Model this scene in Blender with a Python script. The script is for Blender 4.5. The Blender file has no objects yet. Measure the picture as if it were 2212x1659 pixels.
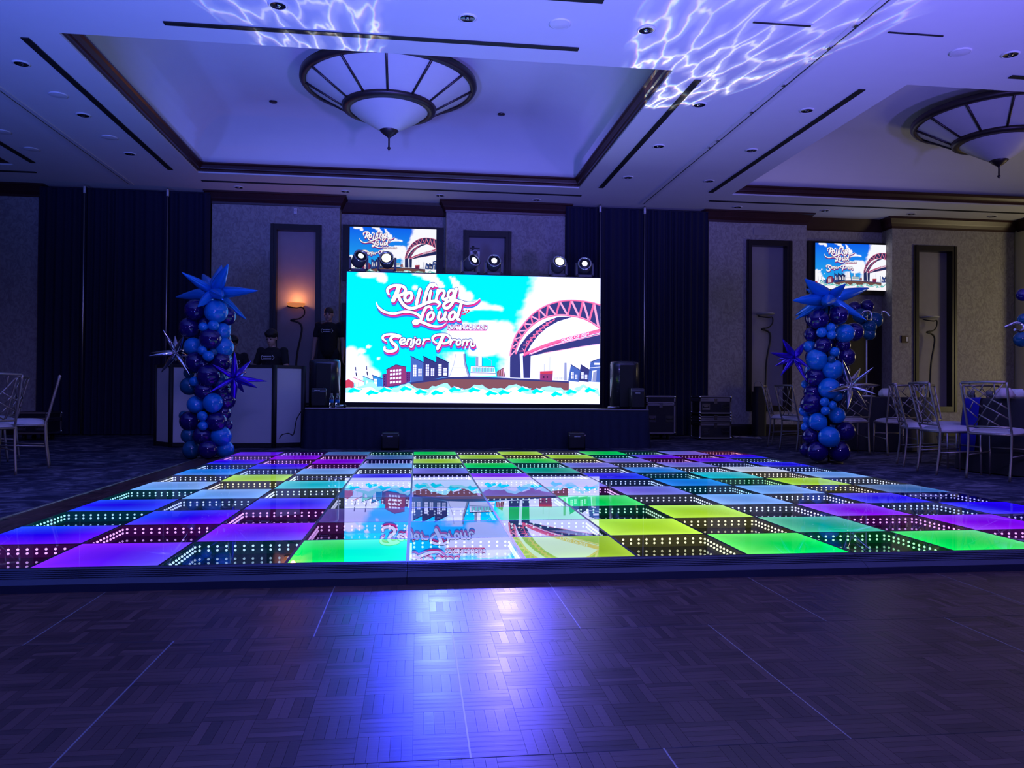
import bpy, bmesh, math, random
from mathutils import Vector, Matrix, noise

random.seed(7)
SC = bpy.context.scene
COL = SC.collection
PI = math.pi

# ------------------------------------------------------------------ camera, world, large lights, exposure
FPX = 1664.2964
YAW, PITCH, ROLL = 0.12298, 0.01158, 0.00768
CAM = Vector((1.5325, -3.2903, 0.7877))
_f = Vector((math.sin(YAW) * math.cos(PITCH), math.cos(YAW) * math.cos(PITCH), math.sin(PITCH)))
_r = Vector((math.cos(YAW), -math.sin(YAW), 0.0))
_u = _r.cross(_f)
_c, _s = math.cos(ROLL), math.sin(ROLL)
RIGHT, UP, FWD = (_c * _r + _s * _u), (-_s * _r + _c * _u), _f

cam_d = bpy.data.cameras.new('camera')
cam_d.sensor_width = 36.0
cam_d.lens = 36.0 * FPX / 2212.0
cam_d.clip_start, cam_d.clip_end = 0.05, 200
cam = bpy.data.objects.new('camera', cam_d)
cam.matrix_world = Matrix(((RIGHT.x, UP.x, -FWD.x, CAM.x), (RIGHT.y, UP.y, -FWD.y, CAM.y),
                           (RIGHT.z, UP.z, -FWD.z, CAM.z), (0, 0, 0, 1)))
COL.objects.link(cam)
SC.camera = cam

vs = SC.view_settings
vs.view_transform = 'Standard'
vs.look = 'None'
vs.gamma = 1.0
vs.exposure = 0.0
vs.use_curve_mapping = False
SC.cycles.max_bounces = 10
SC.cycles.glossy_bounces = 8
SC.cycles.diffuse_bounces = 3
SC.cycles.transparent_max_bounces = 16
SC.cycles.sample_clamp_indirect = 4.0
SC.cycles.caustics_reflective = False
SC.cycles.caustics_refractive = False

world = bpy.data.worlds.new('world')
SC.world = world
world.use_nodes = True
world.node_tree.nodes['Background'].inputs[0].default_value = (0.45, 0.28, 0.42, 1)
world.node_tree.nodes['Background'].inputs[1].default_value = 0.042


def aim(o, target):
    o.rotation_euler = (Vector(target) - o.location).to_track_quat('-Z', 'Y').to_euler()


def spot(name, loc, target, color, power, angle, blend=1.0, size=0.1):
    l = bpy.data.lights.new(name, 'SPOT')
    l.color, l.energy, l.spot_size, l.spot_blend, l.shadow_soft_size = color, power, math.radians(angle), blend, size
    o = bpy.data.objects.new(name, l)
    o.location = loc
    aim(o, target)
    COL.objects.link(o)
    return o


def area(name, loc, target, color, power, sx, sy):
    l = bpy.data.lights.new(name, 'AREA')
    l.shape, l.size, l.size_y, l.color, l.energy = 'RECTANGLE', sx, sy, color, power
    o = bpy.data.objects.new(name, l)
    o.location = loc
    aim(o, target)
    COL.objects.link(o)
    return o


# blue and violet uplights of the party standing behind the camera, washing the ceiling
spot('uplight_blue', (0.2, -3.6, 0.4), (0.4, 0.9, 4.35), (0.11, 0.16, 1.0), 4300, 78, 1.0, 0.3)
spot('uplight_violet', (4.4, -3.4, 0.4), (4.2, 1.1, 4.35), (0.20, 0.16, 1.0), 4300, 78, 1.0, 0.3)
spot('uplight_blue_side', (-5.0, -2.0, 0.4), (-4.0, 2.2, 4.35), (0.09, 0.16, 1.0), 1500, 78, 1.0, 0.3)
spot('uplight_violet_side', (9.5, -2.0, 0.4), (8.6, 2.4, 4.35), (0.22, 0.18, 1.0), 1500, 78, 1.0, 0.3)
# added violet fill spots behind the camera, lifting booth, balloons and chairs
spot('front_fill_spot', (2.4, -5.2, 3.4), (2.4, 7.0, 1.5), (0.22, 0.20, 1.0), 330, 60, 1.0, 0.4)
spot('chair_fill_spot', (3.4, -5.2, 3.2), (7.3, 4.6, 0.6), (0.42, 0.32, 1.0), 700, 30, 1.0, 0.4)
spot('chair_fill_spot_side', (1.4, -5.2, 3.2), (-2.4, 5.2, 0.7), (0.36, 0.30, 1.0), 550, 26, 1.0, 0.4)
# lit hallway doorway on the right-hand side of the ballroom
area('hallway_doorway', (15.8, 7.4, 1.5), (11.5, 9.4, 1.6), (1.0, 0.84, 0.46), 62, 1.3, 2.3)
# added blue and violet spots at the screen top for the parquet glow
spot('parquet_glow_spot', (1.85, 8.45, 2.85), (1.35, -1.0, 0.0), (0.03, 0.045, 1.0), 2000, 15, 1.0, 0.16)
spot('parquet_glow_spot_violet', (2.9, 8.45, 2.85), (1.9, -1.0, 0.0), (0.13, 0.10, 1.0), 1000, 14, 1.0, 0.16)


# ------------------------------------------------------------------ pixel helpers (points get a real depth)
def ray(x, y):
    return RIGHT * ((x - 1106) / FPX) + UP * (-(y - 829.5) / FPX) + FWD


def at(x, y, Y):
    d = ray(x, y)
    return CAM + d * ((Y - CAM.y) / d.y)


def ground(x, y, z=0.0):
    d = ray(x, y)
    return CAM + d * ((z - CAM.z) / d.z)


def mpp(Y):
    return (Y - CAM.y) / FPX


# ------------------------------------------------------------------ materials
MATS = {}


def nodes(m):
    m.use_nodes = True
    return m.node_tree.nodes, m.node_tree.links


def mat(name, color, rough=0.5, metal=0.0, spec=0.5, emit=None, es=0.0, coat=0.0, noise_amt=0.0, noise_scale=20.0, bump=0.0, sheen=0.0):
    m = bpy.data.materials.new(name)
    n, l = nodes(m)
    b = n['Principled BSDF']
    b.inputs['Base Color'].default_value = (*color, 1)
    b.inputs['Roughness'].default_value = rough
    b.inputs['Metallic'].default_value = metal
    b.inputs['Specular IOR Level'].default_value = spec
    b.inputs['Coat Weight'].default_value = coat
    if sheen:
        b.inputs['Sheen Weight'].default_value = sheen
    if emit:
        b.inputs['Emission Color'].default_value = (*emit, 1)
        b.inputs['Emission Strength'].default_value = es
    if noise_amt or bump:
        tc = n.new('ShaderNodeTexCoord')
        nz = n.new('ShaderNodeTexNoise')
        nz.inputs['Scale'].default_value = noise_scale
        nz.inputs['Detail'].default_value = 6
        l.new(tc.outputs['Object'], nz.inputs['Vector'])
        if noise_amt:
            mx = n.new('ShaderNodeMix')
            mx.data_type = 'RGBA'
            mx.inputs[6].default_value = (*[c * (1 - noise_amt) for c in color], 1)
            mx.inputs[7].default_value = (*[min(1, c * (1 + noise_amt)) for c in color], 1)
            l.new(nz.outputs['Fac'], mx.inputs[0])
            l.new(mx.outputs[2], b.inputs['Base Color'])
        if bump:
            bp = n.new('ShaderNodeBump')
            bp.inputs['Strength'].default_value = bump
            bp.inputs['Distance'].default_value = 0.01
            l.new(nz.outputs['Fac'], bp.inputs['Height'])
            l.new(bp.outputs['Normal'], b.inputs['Normal'])
    MATS[name] = m
    return m


def emit_mat(name, color, strength, sampling=None):
    m = bpy.data.materials.new(name)
    n, l = nodes(m)
    n.remove(n['Principled BSDF'])
    e = n.new('ShaderNodeEmission')
    e.inputs[0].default_value = (*color, 1)
    e.inputs[1].default_value = strength
    l.new(e.outputs[0], n['Material Output'].inputs[0])
    if sampling:
        m.cycles.emission_sampling = sampling
    MATS[name] = m
    return m


M_ceil = mat('ceiling_paint', (0.72, 0.72, 0.74), 0.85, noise_amt=0.03, noise_scale=3)
M_wood = mat('mahogany_moulding', (0.045, 0.014, 0.014), 0.32, noise_amt=0.35, noise_scale=9)
M_black = mat('matte_black', (0.012, 0.012, 0.014), 0.6)
M_slot = mat('slot_black', (0.004, 0.004, 0.005), 0.7)
M_blackgloss = mat('black_plastic', (0.014, 0.014, 0.017), 0.28)
M_speaker = mat('speaker_plastic', (0.03, 0.03, 0.04), 0.25, coat=0.6)
M_grille = mat('black_grille', (0.01, 0.01, 0.012), 0.55, bump=0.4, noise_scale=300)
M_alu = mat('brushed_aluminium', (0.55, 0.55, 0.58), 0.35, 1.0)
M_chrome = mat('chrome', (0.75, 0.75, 0.78), 0.12, 1.0)
M_trimwhite = mat('white_trim', (0.7, 0.7, 0.72), 0.4)
M_dark = mat('dark_frame_wood', (0.016, 0.012, 0.014), 0.35, noise_amt=0.3, noise_scale=12)
M_panel = mat('niche_panel_fabric', (0.34, 0.32, 0.34), 0.8, noise_amt=0.08, noise_scale=8)
M_champ = mat('champagne_metal', (0.36, 0.32, 0.29), 0.40, 0.8)
M_cushion = mat('white_cushion', (0.55, 0.51, 0.53), 0.75, noise_amt=0.04, noise_scale=30)
M_blackcloth = mat('black_tablecloth', (0.008, 0.008, 0.012), 0.8, sheen=0.1)
M_blackskirt = mat('black_stage_skirt', (0.004, 0.009, 0.040), 0.75, noise_amt=0.3, noise_scale=15)  # black cloth with the blue haze over it mixed into the colour
M_booth = mat('white_facade_scrim', (0.62, 0.62, 0.66), 0.7, noise_amt=0.04, noise_scale=4)
M_skin = mat('skin', (0.55, 0.33, 0.26), 0.5, noise_amt=0.08, noise_scale=25)
M_hair = mat('dark_hair', (0.010, 0.008, 0.008), 0.55, bump=0.6, noise_scale=80)
M_hairlight = mat('short_brown_hair', (0.05, 0.032, 0.024), 0.6, bump=0.5, noise_scale=90)
M_shirt = mat('black_tshirt', (0.012, 0.012, 0.014), 0.85, bump=0.2, noise_scale=25)
M_jeans = mat('dark_trousers', (0.012, 0.014, 0.022), 0.85, bump=0.2, noise_scale=40)
M_print = mat('white_print', (0.75, 0.75, 0.78), 0.7)
M_eye = mat('eye_dark', (0.01, 0.01, 0.012), 0.3)
M_lip = mat('lips', (0.36, 0.15, 0.13), 0.5)
M_iron = mat('wrought_iron', (0.008, 0.008, 0.01), 0.5)
M_frost = mat('frosted_bowl_glass', (0.55, 0.55, 0.58), 0.45)
M_azure = mat('azure_latex', (0.004, 0.20, 0.58), 0.18, coat=0.2)
M_purple = mat('indigo_latex', (0.010, 0.002, 0.11), 0.12, coat=0.4)
M_teal = mat('teal_latex', (0.003, 0.09, 0.20), 0.18, coat=0.2)
M_azurefoil = mat('azure_foil', (0.01, 0.22, 0.70), 0.24, 0.3)
M_purplefoil = mat('indigo_foil', (0.07, 0.02, 0.62), 0.18, 0.65)
M_silverfoil = mat('silver_foil', (0.80, 0.78, 0.82), 0.10, 1.0)
M_case = mat('case_laminate', (0.012, 0.013, 0.02), 0.45, noise_amt=0.2, noise_scale=60)
M_rubber = mat('rubber', (0.01, 0.01, 0.01), 0.8)
M_lampglass = mat('chandelier_glass', (0.66, 0.64, 0.66), 0.4, noise_amt=0.05, noise_scale=6)
M_bronze = mat('dark_bronze', (0.055, 0.04, 0.045), 0.4, 0.6)
M_skirtramp = mat('ramp_black_rubber', (0.014, 0.020, 0.060), 0.5)  # black rubber, blue haze tint included in this colour
M_tileframe = mat('tile_frame_metal', (0.02, 0.02, 0.028), 0.35, 0.3)
M_paper = mat('white_paper', (0.7, 0.7, 0.7), 0.7)
M_tissue = mat('pale_pink_tissue', (0.62, 0.5, 0.55), 0.8)
M_wallwarm = mat('warm_lit_wall', (0.80, 0.76, 0.46), 0.8, noise_amt=0.04, noise_scale=4)  # yellow of the warm doorway light is put into this wall colour


def wallpaper():
    m = mat('wallpaper', (0.36, 0.34, 0.33), 0.8)
    n, l = nodes(m)
    b = n['Principled BSDF']
    tc = n.new('ShaderNodeTexCoord')
    mp = n.new('ShaderNodeMapping')
    mp.inputs['Scale'].default_value = (1, 1, 0.7)
    nz = n.new('ShaderNodeTexNoise')
    nz.inputs['Scale'].default_value = 11
    nz.inputs['Detail'].default_value = 7
    nz.inputs['Distortion'].default_value = 2.2
    rp = n.new('ShaderNodeValToRGB')
    rp.color_ramp.elements[0].position, rp.color_ramp.elements[0].color = 0.36, (0.27, 0.25, 0.255, 1)
    rp.color_ramp.elements[1].position, rp.color_ramp.elements[1].color = 0.62, (0.40, 0.38, 0.37, 1)
    bp = n.new('ShaderNodeBump')
    bp.inputs['Strength'].default_value = 0.35
    bp.inputs['Distance'].default_value = 0.01
    l.new(tc.outputs['Object'], mp.inputs[0])
    l.new(mp.outputs[0], nz.inputs['Vector'])
    l.new(nz.outputs['Fac'], rp.inputs[0])
    l.new(rp.outputs[0], b.inputs['Base Color'])
    l.new(nz.outputs['Fac'], bp.inputs['Height'])
    l.new(bp.outputs[0], b.inputs['Normal'])
    return m


def carpet():
    m = mat('carpet', (0.1, 0.1, 0.15), 0.95, spec=0.1)
    n, l = nodes(m)
    b = n['Principled BSDF']
    tc = n.new('ShaderNodeTexCoord')
    mp = n.new('ShaderNodeMapping')
    mp.inputs['Scale'].default_value = (1.0, 1.3, 1)
    mp.inputs['Rotation'].default_value = (0, 0, 0.5)
    nz = n.new('ShaderNodeTexNoise')
    nz.inputs['Scale'].default_value = 2.6
    nz.inputs['Detail'].default_value = 9
    nz.inputs['Roughness'].default_value = 0.68
    nz.inputs['Distortion'].default_value = 1.6
    rp = n.new('ShaderNodeValToRGB')
    e = rp.color_ramp.elements
    e[0].position, e[0].color = 0.36, (0.012, 0.014, 0.034, 1)
    e[1].position, e[1].color = 0.62, (0.16, 0.15, 0.20, 1)
    x = rp.color_ramp.elements.new(0.5)
    x.color = (0.040, 0.042, 0.078, 1)
    fz = n.new('ShaderNodeTexNoise')
    fz.inputs['Scale'].default_value = 260
    bp = n.new('ShaderNodeBump')
    bp.inputs['Strength'].default_value = 0.5
    bp.inputs['Distance'].default_value = 0.006
    l.new(tc.outputs['Object'], mp.inputs[0])
    l.new(mp.outputs[0], nz.inputs['Vector'])
    l.new(tc.outputs['Object'], fz.inputs['Vector'])
    l.new(nz.outputs['Fac'], rp.inputs[0])
    l.new(rp.outputs[0], b.inputs['Base Color'])
    l.new(fz.outputs['Fac'], bp.inputs['Height'])
    l.new(bp.outputs[0], b.inputs['Normal'])
    return m


def parquet():
    m = mat('parquet_oak', (0.2, 0.1, 0.06), 0.34)
    n, l = nodes(m)
    b = n['Principled BSDF']
    oi = n.new('ShaderNodeObjectInfo')
    tc = n.new('ShaderNodeTexCoord')
    mp = n.new('ShaderNodeMapping')
    mp.inputs['Scale'].default_value = (6, 90, 6)
    nz = n.new('ShaderNodeTexNoise')
    nz.inputs['Scale'].default_value = 1.0
    nz.inputs['Detail'].default_value = 5
    wn = n.new('ShaderNodeTexWhiteNoise')
    wn.noise_dimensions = '1D'
    at_ = n.new('ShaderNodeAttribute')
    at_.attribute_name = 'tone'
    add = n.new('ShaderNodeMath')
    add.operation = 'ADD'
    l.new(oi.outputs['Random'], add.inputs[0])
    l.new(at_.outputs['Fac'], add.inputs[1])
    l.new(add.outputs[0], wn.inputs['W'])
    mul = n.new('ShaderNodeMath')
    mul.operation = 'MULTIPLY_ADD'
    mul.inputs[1].default_value = 0.65
    l.new(wn.outputs['Value'], mul.inputs[0])
    sc2 = n.new('ShaderNodeMath')
    sc2.operation = 'MULTIPLY'
    sc2.inputs[1].default_value = 0.45
    l.new(nz.outputs['Fac'], sc2.inputs[0])
    l.new(sc2.outputs[0], mul.inputs[2])
    rp = n.new('ShaderNodeValToRGB')
    e = rp.color_ramp.elements
    e[0].position, e[0].color = 0.1, (0.032, 0.014, 0.014, 1)
    e[1].position, e[1].color = 0.95, (0.120, 0.058, 0.046, 1)
    l.new(tc.outputs['Object'], mp.inputs[0])
    l.new(mp.outputs[0], nz.inputs['Vector'])
    l.new(mul.outputs[0], rp.inputs[0])
    l.new(rp.outputs[0], b.inputs['Base Color'])
    rr = n.new('ShaderNodeMapRange')
    rr.inputs['To Min'].default_value = 0.26
    rr.inputs['To Max'].default_value = 0.34
    l.new(mul.outputs[0], rr.inputs['Value'])
    l.new(rr.outputs[0], b.inputs['Roughness'])
    bp = n.new('ShaderNodeBump')
    bp.inputs['Strength'].default_value = 0.15
    bp.inputs['Distance'].default_value = 0.002
    l.new(nz.outputs['Fac'], bp.inputs['Height'])
    l.new(bp.outputs[0], b.inputs['Normal'])
    return m


M_wallpaper, M_carpet, M_parquet = wallpaper(), carpet(), parquet()


# ------------------------------------------------------------------ mesh builder
class B:
    def __init__(s):
        s.v, s.f, s.mi, s.sm = [], [], [], []
        s.cur = 0
        s.smooth = False

    def face(s, idx):
        s.f.append(tuple(idx))
        s.mi.append(s.cur)
        s.sm.append(s.smooth)

    def add(s, verts, faces, m=None):
        o = len(s.v)
        s.v += [tuple(v) for v in verts]
        for f in faces:
            s.face([i + o for i in f])
        return s

    def box(s, x0, x1, y0, y1, z0, z1):
        v = [(x0, y0, z0), (x1, y0, z0), (x1, y1, z0), (x0, y1, z0), (x0, y0, z1), (x1, y0, z1), (x1, y1, z1), (x0, y1, z1)]
        return s.add(v, [(0, 3, 2, 1), (4, 5, 6, 7), (0, 1, 5, 4), (1, 2, 6, 5), (2, 3, 7, 6), (3, 0, 4, 7)])

    def obox(s, c, ax, ay, az, hx, hy, hz):
        c, ax, ay, az = Vector(c), Vector(ax), Vector(ay), Vector(az)
        v = []
        for k in (-1, 1):
            for (i, j) in ((-1, -1), (1, -1), (1, 1), (-1, 1)):
                v.append(c + ax * hx * i + ay * hy * j + az * hz * k)
        return s.add(v, [(0, 3, 2, 1), (4, 5, 6, 7), (0, 1, 5, 4), (1, 2, 6, 5), (2, 3, 7, 6), (3, 0, 4, 7)])

    def bevbox(s, x0, x1, y0, y1, z0, z1, r):
        # box whose four upright edges are rounded
        pts = []
        for (cx, cy, a0) in ((x1 - r, y1 - r, 0), (x0 + r, y1 - r, 90), (x0 + r, y0 + r, 180), (x1 - r, y0 + r, 270)):
            for k in range(5):
                a = math.radians(a0 + 90 * k / 4)
                pts.append((cx + r * math.cos(a), cy + r * math.sin(a)))
        return s.prism(pts, z0, z1)

    def prism(s, pts, z0, z1):
        n = len(pts)
        v = [(p[0], p[1], z0) for p in pts] + [(p[0], p[1], z1) for p in pts]
        f = [tuple(reversed(range(n))), tuple(range(n, 2 * n))]
        f += [(i, (i + 1) % n, n + (i + 1) % n, n + i) for i in range(n)]
        return s.add(v, f)

    def prism_y(s, pts, y0, y1):
        # pts are (x, z), counter-clockwise seen from the front
        n = len(pts)
        v = [(p[0], y0, p[1]) for p in pts] + [(p[0], y1, p[1]) for p in pts]
        f = [tuple(range(n)), tuple(reversed(range(n, 2 * n)))]
        f += [(n + i, n + (i + 1) % n, (i + 1) % n, i) for i in range(n)]
        return s.add(v, f)

    def prism_x(s, pts, x0, x1):
        # pts are (y, z)
        n = len(pts)
        v = [(x0, p[0], p[1]) for p in pts] + [(x1, p[0], p[1]) for p in pts]
        f = [tuple(reversed(range(n))), tuple(range(n, 2 * n))]
        f += [(i, (i + 1) % n, n + (i + 1) % n, n + i) for i in range(n)]
        return s.add(v, f)

    def tube(s, path, r, n=8, cap=True, up=None):
        path = [Vector(p) for p in path]
        rs = r if isinstance(r, (list, tuple)) else [r] * len(path)
        sm = s.smooth
        s.smooth = True
        o = len(s.v)
        t0 = (path[1] - path[0]).normalized()
        ref = Vector(up) if up else (Vector((0, 0, 1)) if abs(t0.z) < 0.9 else Vector((1, 0, 0)))
        nrm = (ref - t0 * ref.dot(t0)).normalized()
        for i, p in enumerate(path):
            if i == 0:
                t = t0
            elif i == len(path) - 1:
                t = (path[i] - path[i - 1]).normalized()
            else:
                t = ((path[i + 1] - path[i]).normalized() + (path[i] - path[i - 1]).normalized())
                t = t.normalized() if t.length > 1e-6 else (path[i + 1] - path[i]).normalized()
            nrm = (nrm - t * nrm.dot(t))
            nrm = nrm.normalized() if nrm.length > 1e-6 else t.orthogonal().normalized()
            bn = t.cross(nrm)
            for k in range(n):
                a = 2 * PI * k / n
                s.v.append(tuple(p + (nrm * math.cos(a) + bn * math.sin(a)) * rs[i]))
        for i in range(len(path) - 1):
            for k in range(n):
                a, b = o + i * n + k, o + i * n + (k + 1) % n
                s.face((a, b, b + n, a + n))
        s.smooth = False
        if cap:
            s.face(tuple(reversed(range(o, o + n))))
            e = o + (len(path) - 1) * n
            s.face(tuple(range(e, e + n)))
        s.smooth = sm
        return s

    def lathe(s, prof, n=24, c=(0, 0, 0), wave=None):
        # prof: list of (r, z)
        sm = s.smooth
        s.smooth = True
        o = len(s.v)
        for (r, z) in prof:
            for k in range(n):
                a = 2 * PI * k / n
                rr = r * (wave(a, z) if wave else 1)
                s.v.append((c[0] + rr * math.cos(a), c[1] + rr * math.sin(a), c[2] + z))
        for i in range(len(prof) - 1):
            for k in range(n):
                a, b = o + i * n + k, o + i * n + (k + 1) % n
                s.face((a, b, b + n, a + n))
        s.smooth = sm
        return s

    def ball(s, c, rx, ry=None, rz=None, nu=16, nv=10, rot=None):
        ry = rx if ry is None else ry
        rz = rx if rz is None else rz
        sm = s.smooth
        s.smooth = True
        o = len(s.v)
        c = Vector(c)

        def put(p):
            p = Vector(p)
            if rot is not None:
                p = rot @ p
            s.v.append(tuple(c + p))
        put((0, 0, -rz))
        for j in range(1, nv):
            t = -PI / 2 + PI * j / nv
            for k in range(nu):
                a = 2 * PI * k / nu
                put((rx * math.cos(t) * math.cos(a), ry * math.cos(t) * math.sin(a), rz * math.sin(t)))
        put((0, 0, rz))
        for k in range(nu):
            s.face((o, o + 1 + (k + 1) % nu, o + 1 + k))
        for j in range(nv - 2):
            for k in range(nu):
                a, b = o + 1 + j * nu + k, o + 1 + j * nu + (k + 1) % nu
                s.face((a, b, b + nu, a + nu))
        top = o + 1 + (nv - 1) * nu
        for k in range(nu):
            s.face((top - nu + k, top - nu + (k + 1) % nu, top))
        s.smooth = sm
        return s


def wloc(o):
    p = Vector((0, 0, 0))
    while o is not None:
        p += o.location
        o = o.parent
    return p


def obj(name, b, mats, parent=None, local=False):
    """link a builder as one mesh object; vertices are world coordinates unless local"""
    me = bpy.data.meshes.new(name)
    off = Vector((0, 0, 0)) if (local or parent is None) else wloc(parent)
    vv = b.v if off.length == 0 else [(x - off.x, y - off.y, z - off.z) for (x, y, z) in b.v]
    me.from_pydata(vv, [], b.f)
    for m in (mats if isinstance(mats, (list, tuple)) else [mats]):
        me.materials.append(m)
    me.polygons.foreach_set('material_index', b.mi)
    me.polygons.foreach_set('use_smooth', b.sm)
    me.update()
    o = bpy.data.objects.new(name, me)
    COL.objects.link(o)
    if parent is not None:
        o.parent = parent
    return o


def origin_to(o, p):
    """move a top-level mesh object's origin to p without moving its geometry"""
    p = Vector(p)
    o.data.transform(Matrix.Translation(-p))
    o.location = p
    return o


def tag(o, label=None, cat=None, group=None, kind=None):
    if label:
        o['label'] = label
    if cat:
        o['category'] = cat
    if group:
        o['group'] = group
    if kind:
        o['kind'] = kind
    return o


def thing(name, label, cat, loc=(0, 0, 0), rz=0.0, group=None):
    o = bpy.data.objects.new(name, None)
    o.empty_display_size = 0.1
    o.location = loc
    o.rotation_euler = (0, 0, rz)
    COL.objects.link(o)
    return tag(o, label, cat, group)


def struct(name, b, m, label, cat, parent=None):
    o = obj(name, b, m, parent)
    if parent is None:
        tag(o, label, cat, kind='structure')
    return o


def copy_tree(o, parent=None):
    c = o.copy()
    COL.objects.link(c)
    c.parent = parent
    for ch in list(o.children):
        copy_tree(ch, c)
    return c


def smooth_path(pts, sub=6, closed=False):
    pts = [Vector(p) for p in pts]
    n = len(pts)
    out = []
    rng = n if closed else n - 1
    for i in range(rng):
        p0 = pts[(i - 1) % n] if (closed or i > 0) else pts[0]
        p1, p2 = pts[i], pts[(i + 1) % n]
        p3 = pts[(i + 2) % n] if (closed or i + 2 < n) else pts[-1]
        for k in range(sub):
            t = k / sub
            out.append(0.5 * ((2 * p1) + (p2 - p0) * t + (2 * p0 - 5 * p1 + 4 * p2 - p3) * t * t + (3 * p1 - p0 - 3 * p2 + p3) * t ** 3))
    if not closed:
        out.append(pts[-1])
    return out


ORD = ['first', 'second', 'third', 'fourth', 'fifth', 'sixth', 'seventh', 'eighth', 'ninth', 'tenth']

# ================================================================== THE SETTING
H = 4.35            # ceiling height
YW, YB = 11.0, 11.35  # pier faces and recessed bays of the back wall

b = B()
b.box(-12, 18, -6, 12, -0.05, 0.0)
struct('floor', b, M_carpet, 'dark blue mottled carpet of the ballroom', 'carpet')

# ---- ceiling with its coffer trays
TX = [(-11.2, -4.86), (-2.05, 4.30), (7.07, 13.42)]
TY = (4.87, 9.81)
xs = [-12, -11.2, -4.86, -2.05, 4.30, 7.07, 13.42, 18]
b = B()
for i in range(len(xs) - 1):
    for (y0, y1) in ((-6, TY[0]), TY, (TY[1], 12.0)):
        if (y0, y1) == TY and (xs[i], xs[i + 1]) in TX:
            continue
        b.add([(xs[i], y0, H), (xs[i], y1, H), (xs[i + 1], y1, H), (xs[i + 1], y0, H)], [(0, 1, 2, 3)])
ceiling = struct('ceiling', b, M_ceil, 'white ballroom ceiling with large coffered trays', 'ceiling')


def ring(b, x0, x1, y0, y1, prof):
    """sweep a profile of (inset, z) round a rectangle"""
    o = len(b.v)
    for (i, z) in prof:
        b.v += [(x0 + i, y0 + i, z), (x1 - i, y0 + i, z), (x1 - i, y1 - i, z), (x0 + i, y1 - i, z)]
    for k in range(len(prof) - 1):
        for c in range(4):
            a, d = o + k * 4 + c, o + k * 4 + (c + 1) % 4
            b.face((a, d, d + 4, a + 4))


for (x0, x1) in TX:
    b = B()
    prof = [(0, H), (0, H + 0.17)]
    for k in range(13):
        t = PI / 2 * k / 12
        prof.append((0.02 + 0.95 * (1 - math.cos(t)) ** 1.0 * 1.0, H + 0.17 + 0.72 * math.sin(t)))
    ring(b, x0, x1, TY[0], TY[1], prof)
    for i in range(4, len(b.f)):
        b.sm[i] = True
    n = len(b.v)
    b.face((n - 4, n - 3, n - 2, n - 1))
    obj('tray_cove', b, M_ceil, ceiling)
    b = B()
    ring(b, x0, x1, TY[0], TY[1], [(0.001, H + 0.022), (0.03, H + 0.022), (0.032, H + 0.05), (0.05, H + 0.062), (0.055, H + 0.075),
                                  (0.075, H + 0.115), (0.10, H + 0.135), (0.10, H + 0.155), (0.02, H + 0.16)])
    obj('tray_moulding', b, M_wood, ceiling)

# ---- movable wall tracks on the ceiling
for k, (x, side) in enumerate(((-3.43, 'left'), (5.71, 'right'))):
    b = B()
    b.box(x - 0.07, x - 0.012, -5.5, 10.72, H - 0.012, H)
    b.box(x + 0.012, x + 0.07, -5.5, 10.72, H - 0.012, H)
    b.cur = 1
    b.box(x - 0.012, x + 0.012, -5.5, 10.72, H - 0.004, H)
    o = obj('trim_%d' % (k + 1), b, [M_trimwhite, M_slot])
    tag(o, 'pale partition track running across the ceiling on the %s of the middle tray' % side, 'ceiling track', kind='structure')

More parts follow.
